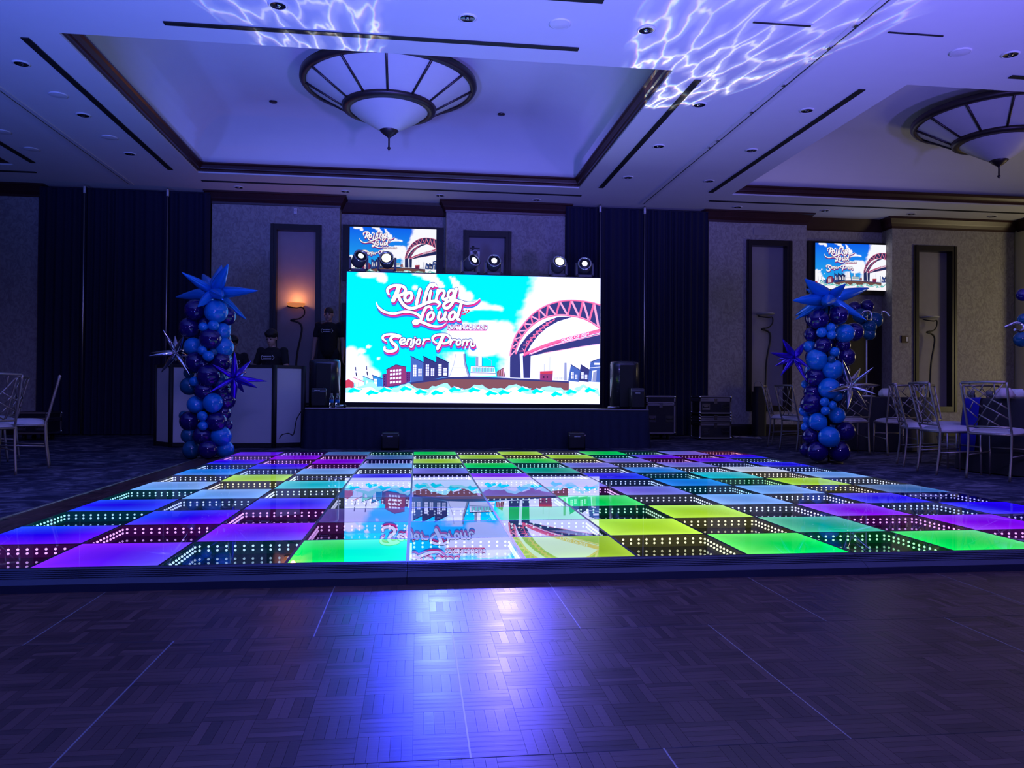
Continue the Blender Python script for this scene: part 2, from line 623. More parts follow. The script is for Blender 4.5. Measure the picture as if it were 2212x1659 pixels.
# ---- back wall
def pier(x0, x1, y, hole=None, m=M_wallpaper, name='wall_back', label='', z1=H):
    b = B()
    if hole:
        hx0, hx1, hz0, hz1, dp = hole
        for (a, c, d, e) in ((x0, hx0, 0, z1), (hx1, x1, 0, z1), (hx0, hx1, 0, hz0), (hx0, hx1, hz1, z1)):
            b.add([(a, y, d), (c, y, d), (c, y, e), (a, y, e)], [(0, 1, 2, 3)])
        b.cur = 1
        b.add([(hx0, y, hz0), (hx1, y, hz0), (hx1, y, hz1), (hx0, y, hz1), (hx0, y + dp, hz0), (hx1, y + dp, hz0), (hx1, y + dp, hz1), (hx0, y + dp, hz1)],
              [(0, 4, 5, 1), (1, 5, 6, 2), (2, 6, 7, 3), (3, 7, 4, 0)])
        b.cur = 2
        b.add([(hx0, y + dp, hz0), (hx1, y + dp, hz0), (hx1, y + dp, hz1), (hx0, y + dp, hz1)], [(0, 1, 2, 3)])
        b.cur = 0
    else:
        b.add([(x0, y, 0), (x1, y, 0), (x1, y, z1), (x0, y, z1)], [(0, 1, 2, 3)])
    for x in (x0, x1):
        f = (0, 1, 2, 3) if x == x1 else (3, 2, 1, 0)
        b.add([(x, y, 0), (x, 12.0, 0), (x, 12.0, z1), (x, y, z1)], [f])
    o = obj(name, b, [m, M_dark, M_panel])
    tag(o, label, 'wall', kind='structure')
    # crown and baseboard
    for (nm, prof, mm) in (('crown_moulding', [(0.0, 4.13), (0.012, 4.135), (0.018, 4.17), (0.05, 4.22), (0.06, 4.24), (0.10, 4.31), (0.125, 4.32), (0.125, 4.348), (0, 4.348)], M_wood),
                           ('baseboard', [(0, 0.0), (0.025, 0.0), (0.025, 0.17), (0.016, 0.185), (0.01, 0.21), (0, 0.212)], M_dark)):
        c = B()
        o0 = 0
        for (i, z) in prof:
            c.v += [(x0 - i, y + 0.34, z), (x0 - i, y - i, z), (x1 + i, y - i, z), (x1 + i, y + 0.34, z)]
        for k in range(len(prof) - 1):
            for q in range(3):
                a = o0 + k * 4 + q
                c.face((a, a + 1, a + 5, a + 4))
        obj(nm, c, mm, o)
    if hole:
        hx0, hx1, hz0, hz1, dp = hole
        fw = 0.105
        c = B()
        for (a, d, e, f) in ((hx0 - fw, hx0, hz0 - fw, hz1 + fw), (hx1, hx1 + fw, hz0 - fw, hz1 + fw), (hx0, hx1, hz1, hz1 + fw), (hx0, hx1, hz0 - fw, hz0)):
            c.box(a, d, y - 0.03, y + 0.004, e, f)
        c.box(hx0 - fw + 0.03, hx0 - fw + 0.055, y - 0.045, y - 0.03, hz0 - fw, hz1 + fw)
        c.box(hx1 + fw - 0.055, hx1 + fw - 0.03, y - 0.045, y - 0.03, hz0 - fw, hz1 + fw)
        obj('niche_frame', c, M_dark, o)
    return o


NZ0, NZ1 = 0.58, 3.70
pier(-9.0, -5.03, YW, label='wallpapered wall at the far left beside the black drapes')
pierB = pier(-2.13, 0.11, YW, (-1.0, -0.31, NZ0, NZ1, 0.14), label='wallpapered pier with the lit lamp niche beside the stage')
pierC = pier(2.05, 4.29, YW, (2.47, 3.16, NZ0, NZ1, 0.14), label='wallpapered pier with a framed niche behind the big screen')
pierD = pier(7.11, 9.11, YW, (7.98, 8.70, NZ0, NZ1, 0.14), label='wallpapered pier with a framed niche above the road cases')
pierE = pier(10.92, 13.58, YW, (11.48, 12.20, NZ0, NZ1, 0.14), label='wallpapered pier with a framed niche beside the far right television')
pier(13.62, 18.0, 10.62, m=M_wallwarm, label='plain yellow-lit wall at the far right edge')
# recessed bays with dark double doors
for k, (x0, x1, where) in enumerate(((0.11, 2.05, 'left'), (9.11, 10.92, 'right'))):
    b = B()
    b.add([(x0, YB, 0), (x1, YB, 0), (x1, YB, H), (x0, YB, H)], [(0, 1, 2, 3)])
    o = obj('wall_back', b, M_wallpaper)
    tag(o, 'recessed wall bay behind the %s television' % where, 'wall', kind='structure')
    c = B()
    prof = [(0.0, 4.11), (0.02, 4.14), (0.05, 4.20), (0.10, 4.30), (0.12, 4.348), (0, 4.348)]
    for (i, z) in prof:
        c.v += [(x0, YB - i, z), (x1, YB - i, z)]
    for q in range(len(prof) - 1):
        c.face((q * 2, q * 2 + 1, q * 2 + 3, q * 2 + 2))
    obj('crown_moulding', c, M_wood, o)
    d = B()
    xm = (x0 + x1) / 2
    d.box(x0 + 0.03, x1 - 0.03, YB - 0.05, YB, 2.36, 2.44)
    d.box(x0 + 0.03, x0 + 0.10, YB - 0.05, YB, 0, 2.36)
    d.box(x1 - 0.10, x1 - 0.03, YB - 0.05, YB, 0, 2.36)
    dr = obj('door_%d' % (k + 1), d, M_dark)
    tag(dr, 'dark wooden double door below the %s television' % where, 'door', kind='structure')
    for (a, e, hx) in ((x0 + 0.10, xm - 0.004, xm - 0.08), (xm + 0.004, x1 - 0.10, xm + 0.08)):
        q = B()
        q.box(a, e, YB - 0.035, YB - 0.002, 0.01, 2.355)
        q.box(a + 0.14, e - 0.14, YB - 0.045, YB - 0.035, 1.25, 2.2)
        q.box(a + 0.14, e - 0.14, YB - 0.045, YB - 0.035, 0.2, 1.05)
        lf = obj('door_leaf', q, M_dark, dr)
        q = B()
        q.tube([(hx, YB - 0.05, 0.9), (hx, YB - 0.09, 0.92), (hx, YB - 0.09, 1.2), (hx, YB - 0.05, 1.22)], 0.012)
        obj('door_handle', q, M_chrome, lf)

# ---- parquet dance floor under and in front of the lit floor
PZ = 0.008
PW = 0.8645
b = B()
b.box(-0.94, 5.62, -5.2, 6.05, 0.0, PZ - 0.003)
par = struct('floor_parquet', b, M_dark, 'portable parquet dance floor of wooden panels with metal seams', 'parquet floor')
c = B()
c.box(-0.955, -0.938, -5.2, 6.05, 0.0, PZ + 0.004)
c.box(-0.975, -0.955, -5.2, 6.05, 0.0, 0.004)
obj('edge_trim', c, M_alu, par)

M_seam = mat('dull_seam_metal', (0.34, 0.32, 0.34), 0.42, 0.85)
BL = PW / 7
SW = BL / 5
strip_me = {}
for ori in (0, 1):
    q = B()
    hx, hy = (BL / 2 - 0.0001, SW / 2 - 0.0001) if ori == 0 else (SW / 2 - 0.0001, BL / 2 - 0.0001)
    e = 0.00025
    q.add([(-hx, -hy, -0.003), (hx, -hy, -0.003), (hx, hy, -0.003), (-hx, hy, -0.003), (-hx + e, -hy + e, 0), (hx - e, -hy + e, 0), (hx - e, hy - e, 0), (-hx + e, hy - e, 0)],
          [(4, 5, 6, 7), (0, 1, 5, 4), (1, 2, 6, 5), (2, 3, 7, 6), (3, 0, 4, 7)])
    strip_me[ori] = q
shared = {}
panels = []
for (y0, off) in ((-0.775, 0.35), (-1.64, 0.79), (-2.5045, 0.35), (0.0895, 0.79), (0.954, 0.35), (1.8185, .79), (2.683, .35), (3.5475, .79), (4.412, .35), (5.2765, .79)):
    x = off - 2 * PW
    while x < 4.9:
        xa, xb = max(x, -0.94), x + PW
        if xb > -0.90 and (y0 < 0 or xa < -0.55):
            panels.append((xa, xb, y0, min(y0 + PW, 6.05), x))
        x += PW
cand = []
for (xa, xb, y0, y1, x) in panels:
    p = obj('floor_panel', B().box(xa + 0.0015, xb - 0.0015, y0 + 0.0015, y1 - 0.0015, PZ - 0.0035, PZ - 0.0026), M_dark, par)
    q = B()
    q.box(xa - 0.0022, xa + 0.0018, y0, y1, 0, PZ + 0.0006)
    q.cur = 1
    q.box(xa, xb, y0 - 0.0015, y0 + 0.0015, 0, PZ + 0.0002)
    obj('panel_seam', q, [M_seam, M_slot], p)
    items = []
    for i in range(7):
        for j in range(7):
            ori = (i + j) % 2
            for k in range(5):
                cx = x + (i + 0.5) * BL + (0 if ori == 0 else (k - 2) * SW)
                cy = y0 + (j + 0.5) * BL + (0 if ori == 1 else (k - 2) * SW)
                if cx - (BL / 2 if ori == 0 else SW / 2) < xa - 0.003 or cx > xb or cy > 6.04:
                    continue
                if y0 >= 0 and cx > -0.5:
                    continue
                items.append((cx, cy, ori))
    cand.append((p, items))
# the strips that show largest become single pieces, the others one mesh for each panel
flat = []
for pi, (p, items) in enumerate(cand):
    for (cx, cy, ori) in items:
        d = Vector((cx, cy, PZ)) - CAM
        zc = d.dot(FWD)
        if zc > 0.3:
            px, py = 1106 + FPX * d.dot(RIGHT) / zc, 829.5 - FPX * d.dot(UP) / zc
            if 0 < px < 2212 and py < 1655:
                flat.append((zc, pi, cx, cy, ori))
flat.sort()
single = set((a[1], a[2], a[3]) for a in flat[:300])
for pi, (p, items) in enumerate(cand):
    q = B()
    tones = []
    for (cx, cy, ori) in items:
        src = strip_me[ori]
        if (pi, cx, cy) in single:
            if ori not in shared:
                o = obj('parquet_strip', src, M_parquet, p, local=True)
                shared[ori] = o.data
            else:
                o = bpy.data.objects.new('parquet_strip', shared[ori])
                COL.objects.link(o)
                o.parent = p
            o.location = (cx, cy, PZ)
        else:
            q.add([(v[0] + cx, v[1] + cy, v[2] + PZ) for v in src.v], src.f)
            tones += [random.random()] * 8
    if q.v:
        o = obj('parquet_strips', q, M_parquet, p)
        o['kind'] = 'stuff'
        a = o.data.attributes.new('tone', 'FLOAT', 'POINT')
        a.data.foreach_set('value', tones)

# ================================================================== ILLUMINATED DANCE FLOOR
FT = 0.075
TS = 0.5
CC = {'B': (0.015, 0.0, 1.0), 'V': (0.10, 0.008, 0.95), 'P': (0.21, 0.0, 0.95), 'K': (0.75, 0.05, 0.80), 'G': (0.0, 0.72, 0.10), 'Y': (0.42, 0.78, 0.03),
      'L': (0.16, 0.15, 0.85), 'A': (0.01, 0.22, 0.95), 'C': (0.0, 0.55, 0.75), 'W': (0.62, 0.70, 0.95), 'T': (0.0, 0.40, 0.30), 'O': (0.95, 0.72, 0.30),
      'N': (0.05, 0.16, 0.50), 'E': (0.16, 0.38, 1.0), 'R': (1.0, 0.06, 0.25)}
COLS = ['KBCBCEWAEBKV', 'VKBEEOYEBKPP', 'TVKBWCWEKPKN', 'GKLWAEBWEVNT', 'NANNVCLLCYWG', 'YNGTLNPCGWYW',
        'OYTGKLLTCGOY', 'GOYWLEBWLOYW', 'GTWECACAWLCG', 'GKPWEGCWLKVT', 'KPEBOYOWEVKL', 'BVBBNWEEBEBR']


def cell(c, j):
    c, j = min(11, max(0, c)), min(11, max(0, j))
    return Vector(CC[COLS[c][j]])


def lit_tile_material():
    m = bpy.data.materials.new('lit_acrylic_tile')
    n, l = nodes(m)
    n.remove(n['Principled BSDF'])
    a = n.new('ShaderNodeAttribute')
    a.attribute_name = 'glow'
    e = n.new('ShaderNodeEmission')
    e.inputs[1].default_value = 1.7
    l.new(a.outputs['Color'], e.inputs[0])
    g = n.new('ShaderNodeBsdfGlossy')
    g.inputs['Roughness'].default_value = 0.012
    lw = n.new('ShaderNodeLayerWeight')
    pw = n.new('ShaderNodeMath')
    pw.operation = 'POWER'
    pw.inputs[1].default_value = 5.0
    ma = n.new('ShaderNodeMath')
    ma.operation = 'MULTIPLY_ADD'
    ma.inputs[1].default_value = 0.80
    ma.inputs[2].default_value = 0.03
    l.new(lw.outputs['Facing'], pw.inputs[0])
    l.new(pw.outputs[0], ma.inputs[0])
    mx = n.new('ShaderNodeMixShader')
    l.new(ma.outputs[0], mx.inputs[0])
    l.new(e.outputs[0], mx.inputs[1])
    l.new(g.outputs[0], mx.inputs[2])
    l.new(mx.outputs[0], n['Material Output'].inputs[0])
    return m


def half_mirror_material():
    m = bpy.data.materials.new('half_mirror_glass')
    n, l = nodes(m)
    n.remove(n['Principled BSDF'])
    t = n.new('ShaderNodeBsdfTransparent')
    t.inputs[0].default_value = (0.80, 0.82, 0.86, 1)
    g = n.new('ShaderNodeBsdfGlossy')
    g.inputs['Roughness'].default_value = 0.0
    g.inputs['Color'].default_value = (0.92, 0.94, 1.0, 1)
    lw = n.new('ShaderNodeLayerWeight')
    pw = n.new('ShaderNodeMath')
    pw.operation = 'POWER'
    pw.inputs[1].default_value = 4.0
    ma = n.new('ShaderNodeMath')
    ma.operation = 'MULTIPLY_ADD'
    ma.inputs[1].default_value = 0.60
    ma.inputs[2].default_value = 0.22
    l.new(lw.outputs['Facing'], pw.inputs[0])
    l.new(pw.outputs[0], ma.inputs[0])
    mx = n.new('ShaderNodeMixShader')
    l.new(ma.outputs[0], mx.inputs[0])
    l.new(t.outputs[0], mx.inputs[1])
    l.new(g.outputs[0], mx.inputs[2])
    l.new(mx.outputs[0], n['Material Output'].inputs[0])
    return m


def led_material():
    m = bpy.data.materials.new('led_and_wall_glow')
    n, l = nodes(m)
    n.remove(n['Principled BSDF'])
    a = n.new('ShaderNodeAttribute')
    a.attribute_name = 'glow'
    e = n.new('ShaderNodeEmission')
    e.inputs[1].default_value = 1.0
    l.new(a.outputs['Color'], e.inputs[0])
    l.new(e.outputs[0], n['Material Output'].inputs[0])
    m.cycles.emission_sampling = 'NONE'
    return m


M_lit, M_half, M_led = lit_tile_material(), half_mirror_material(), led_material()
M_mirror = mat('mirror_base', (0.80, 0.82, 0.85), 0.0, 1.0)


def set_glow(o, cols):
    a = o.data.attributes.new('glow', 'FLOAT_COLOR', 'POINT')
    flatc = []
    for cc in cols:
        flatc += [cc[0], cc[1], cc[2], 1.0]
    a.data.foreach_set('color', flatc)


led = thing('led_dance_floor', 'checkerboard of lit coloured tiles and infinity mirror tiles in front of the stage', 'dance floor', (2.5, 3.0, PZ))
led['kind'] = 'thing'
GAP = 0.007
mirror_me = None
ico = bmesh.new()
bmesh.ops.create_icosphere(ico, subdivisions=1, radius=1.0)
ICO_V = [v.co.copy() for v in ico.verts]
ICO_F = [[v.index for v in f.verts] for f in ico.faces]
ico.free()
for c in range(12):
    for j in range(12):
        x0, y0 = -0.5 + c * TS, j * TS
        own = cell(c, j)
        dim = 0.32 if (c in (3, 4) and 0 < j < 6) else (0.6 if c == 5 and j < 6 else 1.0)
        if (c + j) % 2:
            q = B()
            n = 8
            w = TS - 2 * GAP
            cols = []
            for a in range(n + 1):
                for d in range(n + 1):
                    u, v = a / n, d / n
                    q.v.append((x0 + GAP + w * u, y0 + GAP + w * v, FT))
                    su, sv = (-1 if u < 0.5 else 1), (-1 if v < 0.5 else 1)
                    tu, tv = abs(u - 0.5) * 2, abs(v - 0.5) * 2
                    eu = own * 0.90 + cell(c + su, j) * 0.10
                    ev = own * 0.90 + cell(c, j + sv) * 0.10
                    ec = own * 0.79 + cell(c + su, j) * 0.07 + cell(c, j + sv) * 0.07 + cell(c + su, j + sv) * 0.07
                    col = own * (1 - tu) * (1 - tv) + eu * tu * (1 - tv) + ev * (1 - tu) * tv + ec * tu * tv
                    edge = max(tu, tv)
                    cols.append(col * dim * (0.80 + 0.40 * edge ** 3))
            for a in range(n):
                for d in range(n):
                    i = a * (n + 1) + d
                    q.face((i, i + n + 1, i + n + 2, i + 1))
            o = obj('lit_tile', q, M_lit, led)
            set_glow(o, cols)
        else:
            xa, xb, ya, yb = x0 + GAP, x0 + TS - GAP, y0 + GAP, y0 + TS - GAP
            if mirror_me is None:
                h = TS / 2 - GAP
                g = obj('mirror_tile', B().add([(-h, -h, 0), (h, -h, 0), (h, h, 0), (-h, h, 0)], [(0, 1, 2, 3)]), M_half, led, local=True)
                mb = obj('mirror_base', B().add([(-h, -h, 0), (h, -h, 0), (h, h, 0), (-h, h, 0)], [(0, 1, 2, 3)]), M_mirror, g, local=True)
                mirror_me = (g.data, mb.data)
            else:
                g = bpy.data.objects.new('mirror_tile', mirror_me[0])
                mb = bpy.data.objects.new('mirror_base', mirror_me[1])
                COL.objects.link(g)
                COL.objects.link(mb)
                g.parent, mb.parent = led, g
            g.location = (x0 + TS / 2 - 2.5, y0 + TS / 2 - 3.0, FT - PZ)
            mb.location = (0, 0, -0.030)
            q = B()
            cols = []
            zb, zt, zl = FT - 0.030, FT - 0.0006, FT - 0.0205
            for (p0, p1, nrm, nb) in (((xa, ya), (xb, ya), (0, 1), (c, j - 1)), ((xb, ya), (xb, yb), (-1, 0), (c + 1, j)),
                                      ((xb, yb), (xa, yb), (0, -1), (c, j + 1)), ((xa, yb), (xa, ya), (1, 0), (c - 1, j))):
                cs = own * 0.7 + cell(*nb) * 0.3
                o0 = len(q.v)
                q.v += [(p0[0], p0[1], zb), (p1[0], p1[1], zb), (p1[0], p1[1], zt), (p0[0], p0[1], zt)]
                q.face((o0 + 3, o0 + 2, o0 + 1, o0))
                cols += [cs * 0.15] * 4  # well walls emit faintly, painting the LED light that spills on them
                for k in range(12):
                    t = (k + 0.5) / 12
                    px = p0[0] + (p1[0] - p0[0]) * t + nrm[0] * 0.004
                    py = p0[1] + (p1[1] - p0[1]) * t + nrm[1] * 0.004
                    cl = (cs * 0.68 + Vector((1, 1, 1)) * 0.32) * 4.0 * (dim * 0.7 + 0.3)
                    o0 = len(q.v)
                    q.v += [(px + v.x * 0.0064, py + v.y * 0.0064, zl + v.z * 0.0064) for v in ICO_V]
                    for f in ICO_F:
                        q.face([i + o0 for i in f])
                    cols += [cl] * len(ICO_V)
            o = obj('led_rim', q, M_led, g, local=True)
            o.location = (-x0 - TS / 2, -y0 - TS / 2, -FT)
            set_glow(o, cols)
q = B()
for k in range(13):
    x = -0.5 + k * TS
    wd = GAP if k in (0, 12) else GAP
    q.box(x - wd, x + wd, 0 - GAP, 6 + GAP, PZ, FT + 0.0004)
for k in range(13):
    y = k * TS
    q.box(-0.5, 5.5, y - GAP * 0.7, y + GAP * 0.7, PZ, FT + 0.0003)
obj('tile_frame', q, M_tileframe, led)
for (xa, xb) in ((-0.507, 1.499), (1.501, 3.499), (3.501, 5.507)):
    q = B()
    q.prism_x([(-0.007, FT), (-0.007, PZ), (-0.138, PZ), (-0.126, PZ + 0.028), (-0.10, PZ + 0.040), (-0.02, FT - 0.002)], xa, xb)
    for r in range(5):
        yy = -0.03 - r * 0.014
        zz = FT - 0.002 - (0.02 + yy) / (-0.08) * -1 * 0
        t = (-0.02 - yy) / 0.08
        zc = (FT - 0.002) * (1 - t) + (PZ + 0.040) * t
        q.box(xa, xb, yy - 0.0025, yy + 0.0025, zc - 0.002, zc + 0.0016)
    obj('edge_ramp', q, M_skirtramp, led)

# ================================================================== STAGE AND BIG SCREEN
SZ = 0.56
st = thing('stage', 'low black stage platform carrying the big screen', 'stage', (2.45, 9.2, 0))
b = B()
b.box(0.0, 4.90, 7.66, 9.3, SZ - 0.06, SZ)
obj('deck', b, M_black, st)
rs = thing('stage_riser', 'black platform section behind the big screen', 'platform', (2.0, 9.9, 0))
b = B()
b.box(-0.30, 4.4, 9.32, 10.55, SZ - 0.06, SZ)
obj('deck', b, M_black, rs)
for (x, y) in ((-0.2, 9.4), (4.3, 9.4), (-0.2, 10.45), (4.3, 10.45)):
    obj('leg', B().tube([(x, y, 0), (x, y, SZ - 0.06)], 0.025), M_alu, rs)
b = B()
b.box(0.0, 4.90, 7.645, 7.66, SZ - 0.012, SZ + 0.003)
obj('deck_edge', b, M_alu, st)
for (x, y) in ((0.15, 7.9), (2.45, 7.9), (4.75, 7.9), (0.15, 9.1), (4.75, 9.1)):
    obj('leg', B().tube([(x, y, 0), (x, y, SZ - 0.06)], 0.025), M_alu, st)
# gathered skirt hanging round the front and the sides
b = B()
b.smooth = True
path = []
for k in range(31):
    path.append((-0.005, 9.3 - (9.3 - 7.64) * k / 30, (-1, 0)))
for k in range(1, 181):
    path.append((-0.005 + 4.91 * k / 180, 7.64, (0, -1)))
for k in range(1, 31):
    path.append((4.905, 7.64 + (9.3 - 7.64) * k / 30, (1, 0)))
rows = [(SZ - 0.03, 0.0), (0.40, 0.012), (0.2, 0.03), (0.002, 0.05)]
for (z, fl) in rows:
    for k, (x, y, nn) in enumerate(path):
        w = fl + 0.010 * math.sin(k * 1.25) * (0.3 + (SZ - z))
        b.v.append((x + nn[0] * w, y + nn[1] * w, z))
n = len(path)
for r in range(len(rows) - 1):
    for k in range(n - 1):
        b.face((r * n + k, (r + 1) * n + k, (r + 1) * n + k + 1, r * n + k + 1))
obj('skirt', b, M_blackskirt, st)

# ---- the picture shown by the screens: flat shapes in picture coordinates
YS, SX0, SX1, SB, ST = 8.53, 0.471, 4.381, 0.634, 2.598
ART_M = []
ART_I = {}


def amat(key, color, strength, tvcolor=None, tvs=0.8):
    ART_I[key] = len(ART_M)
    ART_M.append((emit_mat('screen_' + key, color, strength), emit_mat('tv_' + key, tvcolor or color, tvs)))


def S(zx, zy):
    u = (zx - 30) / 2128.0
    yt, yb = 31.8 + 44.7 * u, 1126 - 4 * u
    return u, (yb - zy) / (yb - yt)


amat('navy', (0.045, 0.05, 0.26), 1.0, (0.02, 0.03, 0.13))
amat('dark', (0.02, 0.015, 0.08), 1.0, (0.01, 0.01, 0.05))
amat('pink', (1.0, 0.16, 0.42), 1.1, (0.62, 0.10, 0.22))
amat('palepink', (1.0, 0.42, 0.75), 1.1, (0.75, 0.28, 0.42))
amat('hotpink', (0.90, 0.03, 0.36), 1.05, (0.42, 0.03, 0.25))
amat('white', (1.15, 1.2, 2.2), 1.0, (1.0, 0.95, 1.0), 0.95)
amat('blue', (0.08, 0.16, 0.62), 1.0, (0.03, 0.07, 0.3))
amat('midblue', (0.03, 0.30, 0.90), 1.0, (0.02, 0.15, 0.5))
amat('teal', (0.25, 0.85, 1.0), 1.1, (0.15, 0.55, 0.6))
amat('magenta', (0.34, 0.05, 0.24), 1.0, (0.25, 0.03, 0.10))
amat('purple', (0.14, 0.04, 0.28), 1.0, (0.08, 0.02, 0.15))
amat('brown', (0.26, 0.10, 0.14), 1.0, (0.20, 0.09, 0.08))
amat('grey', (0.36, 0.40, 0.75), 1.0, (0.25, 0.28, 0.4))
amat('aqua', (0.0, 0.80, 1.25), 1.3, (0.12, 0.62, 0.6), 0.8)
amat('paleaqua', (0.40, 0.95, 1.35), 1.2, (0.45, 0.8, 0.75), 0.8)
amat('red', (0.75, 0.06, 0.14), 1.0, (0.5, 0.04, 0.06))
amat('shadow', (0.03, 0.22, 0.95), 1.0, (0.03, 0.06, 0.5))

art = B()


def ap(x, y, d):
    u, v = S(x, y)
    return (u, -d * 0.0004, v)


def poly(key, pts, d):
    art.cur = ART_I[key]
    o = len(art.v)
    art.v += [ap(p[0], p[1], d) for p in pts]
    from mathutils.geometry import tessellate_polygon
    tris = tessellate_polygon([[Vector((p[0], p[1], 0)) for p in pts]])
    for t in tris:
        a, c2, e = [Vector((pts[i][0], pts[i][1])) for i in t]
        cr = (c2 - a).x * (e - a).y - (c2 - a).y * (e - a).x
        t = t if cr < 0 else (t[0], t[2], t[1])
        art.face([i + o for i in t])


def rect(key, x0, x1, y0, y1, d):
    poly(key, [(x0, y0), (x1, y0), (x1, y1), (x0, y1)], d)


def stroke(key, pts, w, d, sm=True, off=(0, 0), caps=True, taper=None):
    P = [Vector((p[0] + off[0], p[1] + off[1], 0)) for p in pts]
    if sm and len(P) > 2:
        P = smooth_path(P, 7)
    art.cur = ART_I[key]
    n = len(P)
    ww = [w / 2] * n
    if taper:
        for i in range(n):
            t = i / (n - 1)
            ww[i] = w / 2 * min(1.0, taper[0] + (1 - taper[0]) * min(1, t * 5), taper[1] + (1 - taper[1]) * min(1, (1 - t) * 5))
    o = len(art.v)
    for i, p in enumerate(P):
        t = (P[min(n - 1, i + 1)] - P[max(0, i - 1)])
        t = t.normalized() if t.length > 1e-6 else Vector((1, 0, 0))
        nn = Vector((-t.y, t.x, 0))
        for s in (1, -1):
            q = p + nn * ww[i] * s
            art.v.append(ap(q.x, q.y, d))
    for i in range(n - 1):
        a = o + 2 * i
        art.face((a, a + 2, a + 3, a + 1))
    if caps:
        for p, wd in ((P[0], ww[0]), (P[-1], ww[-1])):
            k = len(art.v)
            for q in range(12):
                a = 2 * PI * q / 12
                art.v.append(ap(p.x + wd * math.cos(a), p.y + wd * math.sin(a), d))
            art.face(tuple(reversed(range(k, k + 12))))


# city, quay and bridge
poly('brown', [(480, 1015), (560, 965), (700, 945), (870, 925), (1060, 920), (1350, 925), (1640, 935), (1890, 950), (1890, 1015)], 1)
poly('navy', [(330, 1000), (560, 955), (870, 912), (1060, 905), (1350, 915), (1640, 926), (1890, 940), (1890, 952), (1350, 930), (870, 928), (560, 972), (330, 1010)], 2)
poly('red', [(30, 945), (55, 935), (95, 965), (97, 1015), (30, 1015)], 2)
poly('white', [(95, 922), (176, 958), (178, 1018), (104, 1018)], 2)
stroke('red', [(92, 920), (178, 958)], 5, 3, False)
stroke('teal', [(112, 965), (112, 1010)], 3, 3, False)
stroke('teal', [(130, 962), (132, 1012)], 3, 3, False)
for (cx, cy) in ((108, 835), (197, 828)):
    stroke('dark', [(cx, cy), (cx + 2, cy + 30)], 7, 3, False)
    stroke('white', [(cx + 2, cy + 30), (cx + 4, cy + 45)], 5, 3, False)
    stroke('dark', [(cx + 4, cy + 45), (cx + 8, cy + 70)], 9, 3, False)
    stroke('dark', [(cx + 8, cy + 70), (cx + 16, cy + 92)], 2.5, 3, False)
poly('teal', [(168, 910), (250, 942), (252, 1015), (182, 1015)], 3)
stroke('navy', [(166, 908), (252, 942)], 5, 4, False)
rect('white', 192, 212, 945, 1005, 4)
poly('midblue', [(245, 902), (326, 932), (330, 1008), (268, 1012)], 3)
stroke('navy', [(243, 899), (328, 930)], 6, 4, False)
stroke('dark', [(247, 902), (268, 1010)], 4, 4, False)
rect('white', 258, 282, 930, 990, 4)
for k in range(4):
    stroke('midblue', [(256, 942 + 12 * k), (284, 942 + 12 * k)], 2, 5, False)
poly('purple', [(325, 893), (360, 886), (362, 1000), (332, 1004)], 3)
poly('magenta', [(358, 852), (436, 812), (517, 828), (522, 965), (430, 985), (362, 995)], 4)
stroke('dark', [(356, 853), (436, 811), (519, 829)], 5, 5, False)
for r, yy in enumerate((853, 882, 917, 950)):
    for k in range(4):
        x0 = 388 + 24 * k
        y0 = yy - 2.2 * k
        poly('white', [(x0, y0 + 3), (x0 + 18, y0), (x0 + 18, y0 + 17), (x0, y0 + 20)], 5)
poly('purple', [(517, 868), (556, 866), (556, 953), (522, 962)], 3)
for k in range(4):
    rect('dark', 528, 534, 880 + 18 * k, 888 + 18 * k, 5)
    rect('dark', 542, 548, 880 + 18 * k, 888 + 18 * k, 5)
    rect('dark', 340, 346, 905 + 22 * k, 914 + 22 * k, 5)
for k, (x0, yb) in enumerate(((557, 958), (661, 942), (765, 926))):
    poly('blue' if k == 0 else 'navy', [(x0, 740), (x0 + 104, 792), (x0 + 104, yb - 16), (x0, yb)], 4)
    stroke('dark', [(x0 - 2, 738), (x0 + 106, 791)], 6, 5, False)
    for (wx, wy, wh, ww) in ((20, 72, 96, 26), (62, 104, 62, 28)):
        xx, yy = x0 + wx, 740 + wy - 4 * k
        rect('white', xx, xx + ww, yy, yy + wh, 5)
        stroke('navy', [(xx + ww / 2, yy), (xx + ww / 2, yy + wh)], 3, 6, False)
        for q in range(1, 5):
            stroke('navy', [(xx, yy + wh * q / 5), (xx + ww, yy + wh * q / 5)], 3, 6, False)
poly('white', [(925, 720), (1005, 716), (1012, 790), (1048, 905), (876, 912), (914, 800)], 4)
poly('grey', [(990, 717), (1005, 716), (1012, 790), (1048, 905), (1030, 906), (998, 800)], 5)
stroke('grey', [(925, 720), (914, 800), (876, 910)], 4, 5)
stroke('navy', [(1006, 716), (1013, 790), (1049, 905)], 5, 6)
stroke('grey', [(900, 832), (1022, 832)], 2.5, 5, False)
rect('grey', 1095, 1118, 740, 815, 3)
rect('white', 1118, 1146, 738, 815, 3)
stroke('dark', [(1148, 742), (1150, 815)], 3, 4, False)
stroke('grey', [(1180, 742), (1228, 772), (1228, 815)], 3, 3, False)
poly('white', [(1056, 818), (1252, 822), (1266, 902), (1050, 906)], 4)
stroke('dark', [(1056, 817), (1254, 821)], 6, 5, False)
stroke('navy', [(1054, 872), (1262, 878)], 4, 5, False)
for k in range(7):
    x0 = 1072 + 26 * k
    rect('teal', x0, x0 + 20, 832, 864, 5)
    stroke('navy', [(x0, 830), (x0 + 20, 830), (x0 + 20, 866), (x0, 866), (x0, 830)], 3.5, 6, False)
poly('brown', [(1272, 862), (1330, 828), (1345, 905), (1275, 905)], 3)
for k in range(4):
    stroke('palepink', [(1283 + 14 * k, 862 - 7 * k), (1286 + 14 * k, 900)], 4, 4, False)
poly('red', [(1640, 858), (1752, 852), (1746, 935), (1640, 930)], 2)
